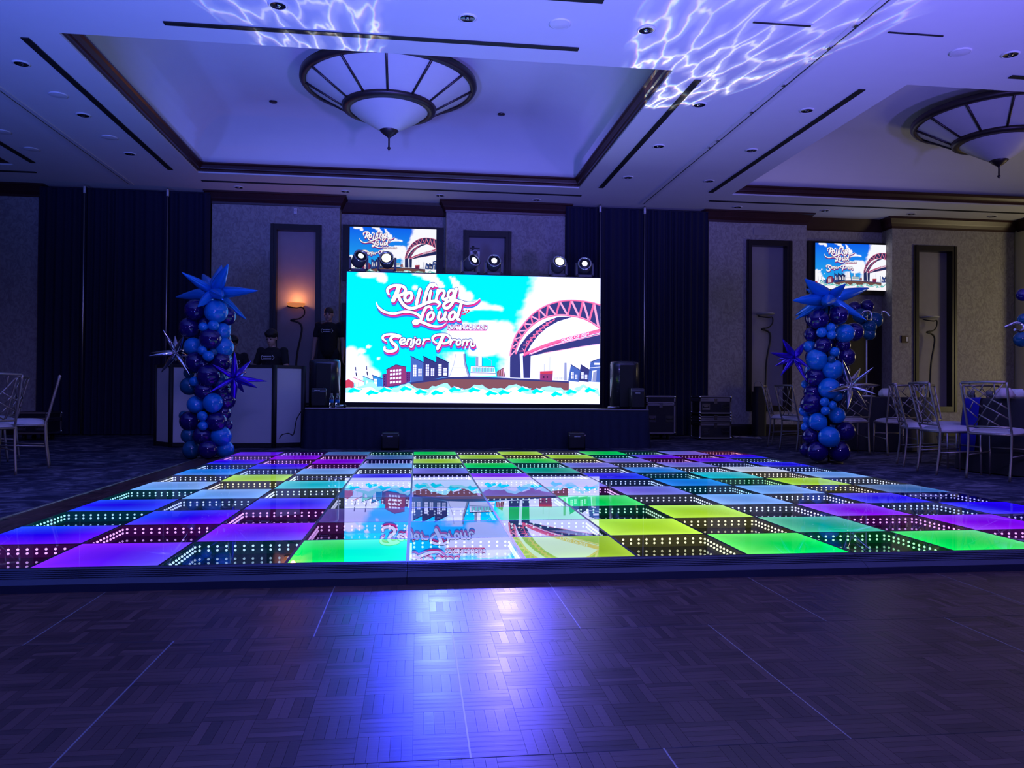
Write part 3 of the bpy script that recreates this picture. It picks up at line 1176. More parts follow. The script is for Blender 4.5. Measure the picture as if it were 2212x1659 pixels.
poly('magenta', [(1640, 880), (1750, 876), (1746, 936), (1640, 932)], 3)
rect('dark', 1668, 1678, 898, 914, 4)
rect('dark', 1698, 1708, 898, 914, 4)
stroke('grey', [(1725, 735), (1725, 850)], 3, 2, False)
stroke('grey', [(1676, 800), (1676, 855)], 3, 2, False)
for k in range(9):
    stroke('grey', [(1770 + 9 * k, 905), (1770 + 9 * k, 925)], 3, 2, False)
poly('grey', [(1850, 785), (1868, 785), (1872, 932), (1848, 932)], 3)
for k, (x0, x1) in enumerate(((1906, 1990), (1992, 2075))):
    poly('navy' if k else 'blue', [(x0, 800), (x1, 848), (x1 - 14, 945), (x0 - 24, 935)], 4)
    stroke('dark', [(x0 - 2, 798), (x1 + 2, 848)], 5, 5, False)
    for (wx, wy, wh) in ((4, 62, 54), (36, 84, 36)):
        rect('white', x0 + wx, x0 + wx + 20, 800 + wy, 800 + wy + wh, 5)
        stroke('navy', [(x0 + wx + 10, 800 + wy), (x0 + wx + 10, 800 + wy + wh)], 2.5, 6, False)
        for q in range(1, 4):
            stroke('navy', [(x0 + wx, 800 + wy + wh * q / 4), (x0 + wx + 20, 800 + wy + wh * q / 4)], 2.5, 6, False)
poly('blue', [(2076, 776), (2158, 748), (2158, 945), (2052, 940)], 5)
stroke('dark', [(2072, 778), (2158, 747)], 5, 6, False)
rect('white', 2108, 2156, 784, 800, 6)
poly('white', [(2092, 850), (2130, 846), (2126, 940), (2084, 940)], 6)
poly('grey', [(2100, 862), (2130, 850), (2126, 940), (2092, 940)], 7)
stroke('white', [(2066, 826), (2158, 818)], 4, 6, False)
# bridge
outer = [(1385, 905), (1386, 730), (1402, 640), (1440, 545), (1500, 460), (1580, 375), (1680, 312), (1780, 277), (1880, 263), (1980, 266), (2080, 280), (2157, 300)]
inner = [(1430, 905), (1432, 715), (1452, 630), (1492, 560), (1552, 490), (1622, 436), (1702, 402), (1800, 386), (1900, 391), (2000, 411), (2080, 446), (2157, 496)]
so, si = smooth_path([(p[0], p[1], 0) for p in outer], 8), smooth_path([(p[0], p[1], 0) for p in inner], 8)
poly('navy', [(p.x, p.y) for p in so] + [(p.x, p.y) for p in reversed(si)], 6)
n2 = len(so)
k = 0
zig = []
i = 8
up = True
while i < n2:
    zig.append((so[i].x, so[i].y) if up else (si[i].x, si[i].y))
    up = not up
    i += 3 if i < 50 else 4
for q in range(len(zig) - 1):
    stroke('pink' if q % 2 else 'palepink', [zig[q], zig[q + 1]], 9 + 11 * q / len(zig), 7, False)
stroke('pink', [(p.x, p.y) for p in so[8:]], 13, 8, False, caps=False)
stroke('palepink', [(p.x, p.y - 4) for p in so[8:]], 4, 9, False, caps=False)
stroke('pink', [(p.x, p.y) for p in si[8:]], 14, 8, False, caps=False)
stroke('palepink', [(p.x, p.y - 4) for p in si[8:]], 4, 9, False, caps=False)
rib1 = [(1436, 720), (1470, 640), (1530, 560), (1600, 500), (1690, 440), (1790, 402), (1905, 398)]
rib2 = [(1530, 700), (1560, 640), (1620, 560), (1700, 490), (1790, 440), (1905, 405)]
poly('navy', rib1 + list(reversed(rib2)), 5)
for q in range(9):
    t = q / 9
    a = Vector((1462 + 250 * t ** 0.9, 690 - 260 * t ** 0.75))
    stroke('pink', [(a.x, a.y), (a.x + 46, a.y - 2)], 7, 6, False)
    stroke('palepink', [(a.x + 46, a.y - 2), (a.x + 24, a.y - 24)], 5, 6, False)
stroke('pink', [(1506, 700), (1530, 640), (1585, 565), (1660, 490), (1760, 425)], 9, 7)
stroke('pink', [(1500, 720), (1660, 650), (1850, 590), (2000, 552), (2157, 510)], 24, 9, caps=False)
stroke('hotpink', [(1500, 732), (1660, 664), (1850, 605), (2000, 567), (2157, 527)], 6, 10, caps=False)
poly('navy', [(1540, 722), (1700, 655), (1850, 612), (2000, 576), (2157, 536), (2157, 622), (2000, 645), (1850, 672), (1700, 702), (1560, 730)], 8)
stroke('palepink', [(1560, 716), (1700, 660), (1850, 617), (2000, 582), (2157, 545)], 7, 9, caps=False)
stroke('palepink', [(1660, 706), (1850, 674), (2000, 648), (2157, 626)], 5, 9, caps=False)
poly('navy', [(1385, 740), (1432, 715), (1466, 712), (1476, 915), (1385, 912)], 5)
poly('navy', [(1492, 728), (1540, 708), (1560, 728), (1556, 915), (1500, 915)], 5)
# waves
rng = random.Random(3)
top = [(30, 1010)]
x = 30
while x < 2140:
    x += 32
    top.append((min(x, 2157), 992 + 22 * math.sin(x * 0.021) + rng.uniform(-14, 14)))
poly('paleaqua', top + [(2157, 1060), (30, 1060)], 11)
poly('white', [(30, 1050)] + [(p[0], p[1] + 34 + 14 * math.sin(p[0] * 0.03)) for p in top[1:]] + [(2157, 1128), (30, 1128)], 12)
for q in range(15):
    cx = 92 + q * 141 + rng.uniform(-20, 20)
    cy = 1028 + 18 * math.sin(q * 1.7)
    poly('aqua', [(cx - 60, cy + 8), (cx - 20, cy - 22), (cx + 20, cy - 6), (cx + 62, cy - 12), (cx + 30, cy + 16), (cx - 10, cy + 10), (cx - 34, cy + 26)], 13)
    poly('white', [(cx - 20, cy - 30), (cx + 24, cy - 18), (cx + 60, cy + 2), (cx + 10, cy - 8)], 14)

# lettering
INK = []


def ink(pts, w, taper=None):
    INK.append((pts, w, taper))


def ell(cx, cy, rx, ry, slant=0.25, w=24, a0=0, a1=360):
    ink([(cx + rx * math.cos(math.radians(a)) - slant * ry * math.sin(math.radians(a)), cy + ry * math.sin(math.radians(a))) for a in range(a0, a1 + 1, 24)], w)


ink([(372, 222), (360, 195), (372, 165), (420, 147), (480, 152), (508, 180), (495, 212), (455, 228), (432, 226)], 26, (0.6, 0.7))
ink([(452, 165), (432, 220), (408, 272)], 36)
ink([(448, 228), (466, 270), (505, 318), (560, 338), (625, 318), (690, 288), (745, 275), (785, 288), (790, 305), (768, 330)], 27, (1, 0.3))
ell(532, 240, 28, 36, 0.25, 27)
ink([(628, 178), (612, 240), (598, 300)], 28)
ink([(766, 152), (742, 136), (712, 142), (688, 180), (670, 240), (658, 285)], 28, (0.5, 1))
ell(732, 152, 5, 5, 0, 14)
ink([(718, 192), (708, 230), (704, 268)], 25)
ink([(776, 182), (762, 262)], 25)
ink([(768, 222), (795, 188), (822, 188), (828, 212), (815, 246), (832, 262), (850, 252)], 24)
ell(884, 214, 24, 32, 0.2, 24)
ink([(928, 172), (914, 232), (896, 290), (862, 330), (832, 330), (826, 306), (852, 280), (905, 266), (960, 278), (1020, 294), (1082, 284), (1128, 250)], 26, (1, 0.15))
ink([(268, 285), (286, 326), (334, 366), (410, 382), (500, 366), (570, 372), (620, 396), (640, 420)], 22, (0.2, 1))
ink([(728, 346), (712, 322), (680, 330), (656, 370), (640, 425), (606, 462), (582, 464), (578, 450), (600, 440), (655, 456), (730, 484), (800, 486), (848, 456)], 25, (0.7, 0.2))
ell(716, 402, 24, 32, 0.25, 25)
ink([(792, 368), (780, 414), (794, 434), (822, 420), (842, 370)], 25)
ink([(842, 370), (832, 415), (848, 434)], 24)
ell(896, 398, 24, 33, 0.25, 24)
ink([(968, 302), (950, 370), (938, 418), (956, 432)], 26)
# Senior Prom
ink([(352, 615), (326, 592), (338, 566), (400, 556), (470, 572), (450, 582)], 20, (0.5, 0.4))
ink([(456, 584), (424, 572), (392, 590), (402, 622), (436, 652), (430, 686), (386, 700), (346, 690), (342, 664)], 26, (0.6, 0.7))
ink([(474, 622), (506, 608), (500, 590), (478, 596), (466, 620), (482, 640), (514, 630)], 16)
ink([(532, 596), (522, 640)], 16)
ink([(526, 618), (548, 594), (562, 602), (556, 638)], 16)
ink([(584, 600), (574, 646), (562, 662), (546, 658)], 16)
ell(590, 582, 3, 3, 0, 9)
ell(618, 618, 16, 20, 0.2, 16)
ink([(664, 596), (654, 636)], 16)
ink([(658, 618), (676, 598), (706, 596)], 15)
ink([(770, 630), (742, 608), (736, 580), (770, 560), (840, 556), (878, 582), (866, 618), (826, 630), (804, 622)], 21, (0.6, 0.6))
ink([(822, 566), (800, 622), (776, 672)], 30)
ink([(892, 600), (882, 640)], 16)
ink([(886, 620), (904, 600), (928, 600)], 15)
ell(950, 622, 17, 21, 0.2, 16)
ink([(992, 602), (982, 646)], 16)
ink([(986, 624), (1006, 602), (1022, 608), (1016, 644)], 16)
ink([(1020, 624), (1042, 600), (1060, 608), (1054, 640), (1068, 652), (1084, 642)], 16)
for (pts, w, tp) in INK:
    stroke('shadow', pts, w + 8, 15, off=(6, 26), taper=tp)
for (pts, w, tp) in INK:
    for o_ in ((4, 8), (7, 15)):
        stroke('hotpink', pts, w + 4, 16, off=o_, taper=tp)
for (pts, w, tp) in INK:
    stroke('dark', pts, w + 9, 17, taper=tp)
for (pts, w, tp) in INK:
    stroke('white', pts, w, 18, taper=tp)
for (cx, cy, rr) in ((990, 360, 9), (1012, 350, 8), (1000, 380, 9), (1022, 372, 7), (985, 384, 6), (1032, 356, 8)):
    stroke('red', [(cx - 0.5, cy), (cx + 0.5, cy)], rr * 2, 18, False)


def block_text(s, x0, x1, y0, y1, key, d, rise=0.0, skew=0.0, fat=0.022):
    cu = bpy.data.curves.new('t', 'FONT')
    cu.body = s
    cu.offset = fat
    to = bpy.data.objects.new('t', cu)
    COL.objects.link(to)
    bpy.context.view_layer.update()
    me = to.evaluated_get(bpy.context.evaluated_depsgraph_get()).to_mesh()
    xs_ = [v.co.x for v in me.vertices]
    ys_ = [v.co.y for v in me.vertices]
    ax, bx, ay, by = min(xs_), max(xs_), min(ys_), max(ys_)
    art.cur = ART_I[key]
    o = len(art.v)
    for v in me.vertices:
        u, w = (v.co.x - ax) / (bx - ax), (v.co.y - ay) / (by - ay)
        art.v.append(ap(x0 + (x1 - x0) * u + skew * w, y1 + (y0 - y1) * w - rise * u, d))
    for p in me.polygons:
        art.face([i + o for i in p.vertices])
    to.to_mesh_clear()
    bpy.data.objects.remove(to)
    bpy.data.curves.remove(cu)


poly('palepink', [(852, 512), (1190, 512), (1180, 524), (870, 526)], 16)
block_text('PORT RICHMOND', 858, 1192, 474, 520, 'hotpink', 16.5, fat=0.05)
block_text('PORT RICHMOND', 855, 1195, 468, 514, 'dark', 17.5, fat=0.06)
block_text('PORT RICHMOND', 858, 1192, 470, 511, 'white', 19, fat=0.012)
block_text('CLASS OF 2024', 1819, 2063, 585, 613, 'hotpink', 18, rise=64, fat=0.06)
block_text('CLASS OF 2024', 1822, 2060, 588, 612, 'white', 19, rise=64)

# sky with clouds as a fine grid whose colour is part of the picture
NX, NY = 190, 100
sky = B()
skyc = []
W_BL = [(70, 720, 70, 60), (120, 800, 120, 80), (60, 860, 140, 120), (200, 880, 80, 60), (250, 900, 60, 50), (150, 700, 40, 24), (210, 660, 22, 14), (290, 760, 14, 12),
        (230, 50, 120, 34), (310, 80, 50, 40), (335, 100, 22, 24), (620, 45, 60, 22), (700, 60, 60, 40), (750, 110, 40, 40), (790, 130, 30, 22), (800, 150, 34, 18), (585, 165, 22, 22),
        (905, 100, 24, 30), (930, 140, 30, 40), (960, 190, 50, 50), (1010, 240, 60, 50), (880, 75, 12, 10), (1100, 320, 130, 50), (1230, 340, 90, 40), (980, 300, 60, 30),
        (1130, 400, 40, 20), (1180, 450, 60, 30), (1100, 520, 260, 70), (1250, 520, 200, 90), (1200, 620, 260, 90), (960, 560, 130, 50), (1400, 640, 260, 110), (1150, 700, 140, 40)]
cy_, wh_, pa_ = Vector((0.0, 0.85, 2.3)), Vector((1.15, 1.22, 1.9)), None
for i in range(NX + 1):
    for j in range(NY + 1):
        u, v = i / NX, j / NY
        zx = 30 + 2128 * u
        yt, yb = 31.8 + 44.7 * u, 1126 - 4 * u
        zy = yb - v * (yb - yt)
        nzv = noise.noise(Vector((zx * 0.012, zy * 0.016, 0.3))) * 0.30 + noise.noise(Vector((zx * 0.035, zy * 0.04, 4.0))) * 0.16
        w = 0.0
        for (cx, cy2, rx, ry) in W_BL:
            d = ((zx - cx) / rx) ** 2 + ((zy - cy2) / ry) ** 2
            if d < 4:
                w = max(w, 1.0 - d * 0.75 + nzv * 1.1)
        # the right half is all bright cloud, with two blue openings
        r = (zx - 1440 + 0.35 * (zy - 330)) / 160 + nzv * 0.9
        w = max(w, r)
        if zy < 720:
            for (cx, cy2, rx, ry) in ((1230, 150, 190, 110), (1180, 390, 200, 44)):
                d = ((zx - cx) / rx) ** 2 + ((zy - cy2) / ry) ** 2
                if d < 2.2:
                    w = min(w, (d - 0.85) * 1.6 + nzv * 0.8)
        if zy > 700 and zx > 300 and zx < 1000:
            w = max(w, (zx - 780) / 260 + nzv)
        w = max(0.0, min(1.0, (w - 0.05) * 1.8))
        w = w * w * (3 - 2 * w)
        sky.v.append((u, 0.0, v))
        skyc.append((w, v, 0))
for i in range(NX):
    for j in range(NY):
        a = i * (NY + 1) + j
        sky.face((a, a + NY + 1, a + NY + 2, a + 1))


def sky_material(name, blue, blue_low, white):
    m = bpy.data.materials.new(name)
    n, l = nodes(m)
    n.remove(n['Principled BSDF'])
    a = n.new('ShaderNodeAttribute')
    a.attribute_name = 'glow'
    sp = n.new('ShaderNodeSeparateColor')
    l.new(a.outputs['Color'], sp.inputs[0])
    m1 = n.new('ShaderNodeMix')
    m1.data_type = 'RGBA'
    m1.inputs[6].default_value = (*blue_low, 1)
    m1.inputs[7].default_value = (*blue, 1)
    l.new(sp.outputs[1], m1.inputs[0])
    m2 = n.new('ShaderNodeMix')
    m2.data_type = 'RGBA'
    l.new(sp.outputs[0], m2.inputs[0])
    l.new(m1.outputs[2], m2.inputs[6])
    m2.inputs[7].default_value = (*white, 1)
    e = n.new('ShaderNodeEmission')
    l.new(m2.outputs[2], e.inputs[0])
    l.new(e.outputs[0], n['Material Output'].inputs[0])
    return m


M_sky = sky_material('screen_sky', (0.0, 0.95, 2.9), (0.0, 1.0, 2.6), (1.15, 1.2, 2.4))
M_skytv = sky_material('tv_sky', (0.005, 0.12, 0.85), (0.02, 0.45, 0.85), (0.95, 0.95, 1.05))


def display(parent, x0, x1, y, z0, z1, tv):
    """the lit picture of a screen: sky plus the flat shapes lying on it, one mesh"""
    if 'me' not in display.__dict__:
        bb = B()
        bb.v = list(sky.v) + list(art.v)
        n0 = len(sky.v)
        bb.f = list(sky.f) + [tuple(i + n0 for i in f) for f in art.f]
        bb.mi = [0] * len(sky.f) + [i + 1 for i in art.mi]
        bb.sm = [False] * len(bb.f)
        o = obj('display', bb, [M_sky] + [a[0] for a in ART_M], parent, local=True)
        set_glow(o, skyc + [(0, 0, 0)] * len(art.v))
        display.me = o.data
    else:
        o = bpy.data.objects.new('display', display.me)
        COL.objects.link(o)
        o.parent = parent
    base = wloc(parent)
    o.location = (x0 - base.x, y - base.y, z0 - base.z)
    o.scale = (x1 - x0, 1, z1 - z0)
    if tv:
        for i, sl in enumerate(o.material_slots):
            sl.link = 'OBJECT'
            sl.material = M_skytv if i == 0 else ART_M[i - 1][1]
    o['label'] = 'bright cartoon harbour picture with white lettering'
    return o


scr = thing('led_screen', 'huge bright LED screen standing on the stage', 'screen', ((SX0 + SX1) / 2, YS + 0.1, SZ))
b = B()
b.box(SX0 - 0.012, SX1 + 0.012, YS + 0.003, YS + 0.24, SB - 0.01, ST + 0.015)
obj('cabinet', b, M_black, scr)
b = B()
b.box(SX0 - 0.02, SX1 + 0.02, YS + 0.02, YS + 0.30, SZ + 0.003, SB - 0.01)
obj('base_rail', b, M_blackgloss, scr)
for x in (SX0 + 0.4, SX1 - 0.4):
    b = B()
    b.tube([(x, YS + 0.26, ST - 0.2), (x, YS + 0.34, SZ + 0.03)], 0.025)
    b.box(x - 0.05, x + 0.05, YS + 0.24, YS + 0.39, SZ + 0.003, SZ + 0.03)
    obj('rear_brace', b, M_alu, scr)
display(scr, SX0, SX1, YS, SB, ST, False)

for (x0, x1, z0, z1, lab) in ((0.275, 1.872, 2.935, 3.845, 'wall television partly hidden behind the big stage screen'),
                              (9.41, 11.03, 2.915, 3.835, 'wall television above the right balloon column')):
    xm = (x0 + x1) / 2
    t = thing('tv', lab, 'television', (xm, YB, z0))
    b = B()
    b.box(xm - 0.93, xm + 0.93, YB - 0.10, YB - 0.001, z0 - 0.085, z1 + 0.045)
    obj('wall_surround', b, M_dark, t)
    b = B()
    b.box(x0 - 0.012, x1 + 0.012, YB - 0.135, YB - 0.10, z0 - 0.012, z1 + 0.012)
    obj('bezel', b, M_blackgloss, t)
    display(t, x0, x1, YB - 0.137, z0, z1, True)

# ================================================================== EQUIPMENT ROUND THE STAGE
def badge(b, x, y, z, w):
    """small maker's plate with unreadable raised marks"""
    b.cur = 1
    k = 0
    xx = x - w / 2
    while xx < x + w / 2 - 0.004:
        ww = 0.010 if k % 3 else 0.006
        b.box(xx, xx + ww, y - 0.002, y, z - 0.007, z + 0.007)
        xx += ww + 0.004
        k += 1
    b.cur = 0


def loudspeaker(name, label, x0, x1, y0, y1, z0, z1, r=0.07, badge_at=None):
    t = thing(name, label, 'loudspeaker', ((x0 + x1) / 2, (y0 + y1) / 2, z0))
    b = B()
    # cabinet tapers to the back, rounded upright front edges and top
    xm, w = (x0 + x1) / 2, (x1 - x0) / 2
    sec = []
    for k in range(7):
        a = PI / 2 * k / 6
        sec.append((w - r + r * math.sin(a), r - r * math.cos(a)))
    sec = [(-p[0], p[1]) for p in reversed(sec)] + sec
    sec = sec + [(w * 0.72, y1 - y0), (-w * 0.72, y1 - y0)]
    rows = [(z0, 1.0, 0.0), (z1 - 0.05, 1.0, 0), (z1 - 0.02, 0.985, 0.01), (z1, 0.93, 0.03)]
    n = len(sec)
    b.smooth = True
    for (z, sc_, dy) in rows:
        b.v += [(xm + p[0] * sc_, y0 + dy + p[1] * (1 if dy == 0 else 0.96), z) for p in sec]
    for k in range(3):
        for i in range(n):
            b.face((k * n + i, k * n + (i + 1) % n, (k + 1) * n + (i + 1) % n, (k + 1) * n + i))
    b.smooth = False
    b.face(tuple(range(3 * n, 4 * n)))
    b.face(tuple(reversed(range(n))))
    obj('cabinet', b, M_speaker, t)
    b = B()
    b.bevbox(x0 + r * 0.9, x1 - r * 0.9, y0 - 0.008, y0 + 0.02, z0 + 0.03, z1 - 0.06, 0.008)
    obj('grille', b, M_grille, t)
    if badge_at is not None:
        b = B()
        badge(b, badge_at[0], y0 - 0.008, badge_at[1], badge_at[2])
        obj('maker_badge', b, [M_black, M_print], t)
    b = B()
    b.box(xm - 0.05, xm + 0.05, y0 + 0.12, y0 + 0.16, z1 - 0.002, z1 + 0.012)
    obj('carry_handle', b, M_rubber, t)
    return t


loudspeaker('loudspeaker', 'tall black loudspeaker with rounded edges left of the big screen', -0.02, 0.425, 8.03, 8.46, SZ + 0.003, 1.25, 0.13)
loudspeaker('loudspeaker', 'tall black loudspeaker with rounded edges right of the big screen', 4.455, 4.895, 8.03, 8.46, SZ + 0.003, 1.28, 0.13)
loudspeaker('monitor_speaker', 'small black speaker box in front of the tall left loudspeaker', 0.07, 0.275, 7.74, 8.0, SZ + 0.006, 0.835, 0.012, (0.15, 0.80, 0.07))
loudspeaker('monitor_speaker', 'small black speaker box in front of the tall right loudspeaker', 4.665, 4.87, 7.74, 8.0, SZ + 0.006, 0.875, 0.012, (4.76, 0.80, 0.07))
for (x, lab) in ((1.184, 'left'), (3.76, 'right')):
    t = loudspeaker('front_fill_speaker', 'little black front speaker on the floor before the stage, %s one of two' % lab, x - 0.12, x + 0.12, 7.28, 7.52, 0.0, 0.237, 0.012, (x, 0.185, 0.08))
    t.children[0].data.materials[0] = M_black
    b = B()
    b.box(x - 0.105, x + 0.105, 7.277, 7.283, 0.226, 0.230)  # bright strip standing in for light caught along the top edge
    obj('edge_glint_strip', b, M_alu, t)
    b = B()
    for s in (-1, 1):
        b.tube([(x + s * 0.112, 7.276, 0.205), (x + s * 0.112, 7.268, 0.205)], 0.006)
    obj('corner_screws', b, M_chrome, t)


def moving_head(px, label, tilt, pan, glow, Y=8.72, z0=ST + 0.015):
    p = at(px, 575, Y)
    x = p.x
    t = thing('moving_head_light', label, 'stage light', (x, Y, z0), 0, 'moving head lights on the big screen')
    b = B()
    b.bevbox(x - 0.085, x + 0.085, Y - 0.075, Y + 0.075, z0, z0 + 0.035, 0.02)
    obj('base', b, M_headbody, t)
    b = B()
    hz = z0 + 0.145
    for s in (-1, 1):
        b.prism_x([(Y - 0.035, z0 + 0.035), (Y + 0.035, z0 + 0.035), (Y + 0.035, hz + 0.01), (Y + 0.018, hz + 0.04), (Y - 0.018, hz + 0.04), (Y - 0.035, hz + 0.01)],
                  x + s * 0.097 - 0.012, x + s * 0.097 + 0.012)
    b.box(x - 0.10, x + 0.10, Y - 0.035, Y + 0.035, z0 + 0.03, z0 + 0.045)
    obj('yoke', b, M_headbody, t)
    c = Vector((x, Y, hz))
    d = Vector((math.sin(pan) * math.cos(tilt), -math.cos(pan) * math.cos(tilt), math.sin(tilt)))
    R = d.to_track_quat('Z', 'Y').to_matrix()
    b = B()
    b.lathe([(0.0, -0.085), (0.05, -0.08), (0.075, -0.05), (0.082, 0.0), (0.08, 0.06), (0.077, 0.092), (0.066, 0.095), (0.064, 0.082)], 24)
    b.v = [tuple(c + R @ Vector(v)) for v in b.v]
    hd = obj('head', b, M_headbody, t)
    b = B()
    b.smooth = True
    b.lathe([(0.064, 0.082), (0.050, 0.088), (0.028, 0.093), (0.0005, 0.095)], 24)
    b.v = [tuple(c + R @ Vector(v)) for v in b.v]
    obj('lens', b, M_blackgloss, hd)
    b = B()
    rg = 0.052 if glow is M_lensbright else 0.034
    b.lathe([(rg, 0.094), (rg * 0.6, 0.099), (0.0005, 0.101)], 20)
    b.v = [tuple(c + R @ Vector(v)) for v in b.v]
    obj('lamp_core', b, glow, hd)
    b = B()
    b.lathe([(0.077, 0.088), (0.083, 0.09), (0.083, 0.098), (0.068, 0.099), (0.064, 0.086)], 24)
    b.v = [tuple(c + R @ Vector(v)) for v in b.v]
    obj('lens_ring', b, M_chrome, hd)
    t.scale = (1.32, 1.32, 1.32)
    return c + d * 0.2


M_headbody = mat('moving_head_plastic', (0.13, 0.13, 0.15), 0.35)
M_lensbright = emit_mat('lens_bright', (1.0, 1.0, 0.86), 3.5)
M_lensdim = emit_mat('lens_soft', (0.85, 0.9, 1.0), 1.6)
HB = {}
for (px, pan, tilt, gl, lab) in ((775, 0.35, 0.45, M_lensdim, 'dim moving head light on the far left end of the big screen'),
                                 (836, -0.05, 0.25, M_lensbright, 'glaring moving head light in front of the left television'),
                                 (1016, 0.5, 0.35, M_lensdim, 'moving head light just below the white camera, turned aside'),
                                 (1066, 0.0, 0.3, M_lensdim, 'moving head light in front of the niche behind the big screen'),
                                 (1205, 0.08, 0.45, M_lensbright, 'glaring moving head light near the right end of the big screen'),
                                 (1262, -0.15, 0.25, M_lensdim, 'moving head light on the right end of the big screen')):
    HB[px] = moving_head(px, lab, tilt, pan, gl)


def gobo_spot(name, loc, target, power, angle, seed):
    """moving head beam with a rippling water gobo"""
    o = spot(name, loc, target, (1, 1, 1), power, angle, 0.25, 0.01)
    l = o.data
    l.use_nodes = True
    n, k = l.node_tree.nodes, l.node_tree.links
    em = n['Emission']
    tc = n.new('ShaderNodeTexCoord')
    sp = n.new('ShaderNodeSeparateXYZ')
    k.new(tc.outputs['Normal'], sp.inputs[0])
    dv = n.new('ShaderNodeVectorMath')
    dv.operation = 'DIVIDE'
    cb = n.new('ShaderNodeCombineXYZ')
    for i in range(3):
        k.new(sp.outputs[2], cb.inputs[i])
    k.new(tc.outputs['Normal'], dv.inputs[0])
    k.new(cb.outputs[0], dv.inputs[1])
    outs = []
    for i, s in enumerate((0.992, 1.0, 1.008)):
        mp = n.new('ShaderNodeMapping')
        mp.inputs['Scale'].default_value = (27 * s, 27 * s, 1)
        mp.inputs['Location'].default_value = (seed, seed * 0.7, seed)
        k.new(dv.outputs[0], mp.inputs[0])
        nz = n.new('ShaderNodeTexNoise')
        nz.inputs['Scale'].default_value = 0.8
        nz.inputs['Detail'].default_value = 2
        k.new(mp.outputs[0], nz.inputs['Vector'])
        ad = n.new('ShaderNodeMix')
        ad.data_type = 'RGBA'
        ad.inputs[0].default_value = 0.36
        k.new(mp.outputs[0], ad.inputs[6])
        vm = n.new('ShaderNodeVectorMath')
        vm.operation = 'SCALE'
        vm.inputs['Scale'].default_value = 3.2
        k.new(nz.outputs['Color'], vm.inputs[0])
        k.new(vm.outputs[0], ad.inputs[7])
        vo = n.new('ShaderNodeTexVoronoi')
        vo.feature = 'DISTANCE_TO_EDGE'
        vo.voronoi_dimensions = '2D'
        vo.inputs['Scale'].default_value = 1.0
        k.new(ad.outputs[2], vo.inputs['Vector'])
        rp = n.new('ShaderNodeValToRGB')
        e = rp.color_ramp.elements
        e[0].position, e[0].color = 0.0, (1, 1, 1, 1)
        e[1].position, e[1].color = 0.30, (0.01, 0.01, 0.01, 1)
        mid = rp.color_ramp.elements.new(0.045)
        mid.color = (0.20, 0.20, 0.20, 1)
        k.new(vo.outputs['Distance'], rp.inputs[0])
        outs.append(rp.outputs[0])
    cc = n.new('ShaderNodeCombineColor')
    for i in range(3):
        k.new(outs[i], cc.inputs[i])
    k.new(cc.outputs[0], em.inputs['Color'])
    em.inputs['Strength'].default_value = 1.0
    return o


gobo_spot('gobo_beam', HB[1205] + Vector((0.3, -0.3, 0.12)), (4.75, 3.75, H), 2200, 30, 1.3)
gobo_spot('gobo_beam', HB[836] + Vector((-0.1, -0.3, 0.12)), (0.35, 3.55, H), 1600, 24, 4.1)

# ---- white remote camera on a thin pole behind the screen
px_, pz_ = at(1026, 545, 9.12).x, at(1026, 560, 9.12).z
t = thing('ptz_camera', 'white remote camera on a thin pole above the big screen', 'camera', (px_, 9.12, SZ))
b = B()
b.lathe([(0.0, 0), (0.14, 0), (0.14, 0.012), (0.03, 0.02)], 20, (px_, 9.12, SZ + 0.003))
obj('stand_base', b, M_black, t)
b = B()
b.tube([(px_, 9.12, SZ + 0.01), (px_, 9.12, pz_ - 0.02)], 0.014)
obj('pole', b, M_blackgloss, t)
b = B()
b.lathe([(0.0, -0.02), (0.055, -0.02), (0.06, 0.0), (0.058, 0.03), (0.03, 0.035)], 20, (px_, 9.12, pz_))
for s in (-1, 1):
    b.box(px_ + s * 0.062 - 0.012, px_ + s * 0.062 + 0.012, 9.09, 9.15, pz_ + 0.02, pz_ + 0.12)
obj('camera_base', b, M_trimwhite, t)
b = B()
b.ball((px_, 9.12, pz_ + 0.10), 0.055, 0.065, 0.055)
hd = obj('camera_head', b, M_trimwhite, t)
b = B()
b.tube([(px_, 9.075, pz_ + 0.10), (px_, 9.045, pz_ + 0.10)], 0.03, 16)
obj('lens', b, M_blackgloss, hd)
b = B()
b.box(px_ - 0.085, px_ + 0.075, 9.09, 9.15, pz_ + 0.165, pz_ + 0.185)
b.tube([(px_ - 0.03, 9.12, pz_ + 0.15), (px_ - 0.03, 9.12, pz_ + 0.21)], 0.02)
obj('receiver_box', b, M_blackgloss, t)

# ---- small things on the stage
def bottle(x, y, label):
    t = thing('water_bottle', label, 'bottle', (x, y, SZ), 0, 'water bottles on the stage')
    b = B()
    b.lathe([(0.0, 0.0), (0.030, 0.002), (0.032, 0.02), (0.030, 0.06), (0.032, 0.08), (0.032, 0.13), (0.026, 0.155), (0.012, 0.178), (0.012, 0.185)], 16, (x, y, SZ))
    obj('body', b, M_glass, t)
    b = B()
    b.lathe([(0.014, 0.183), (0.015, 0.186), (0.015, 0.20), (0.0, 0.201)], 14, (x, y, SZ))
    obj('cap', b, M_print, t)
    b = B()
    b.lathe([(0.0325, 0.07), (0.0328, 0.071), (0.0328, 0.115), (0.0325, 0.116)], 16, (x, y, SZ))
    obj('paper_label', b, M_azure, t)


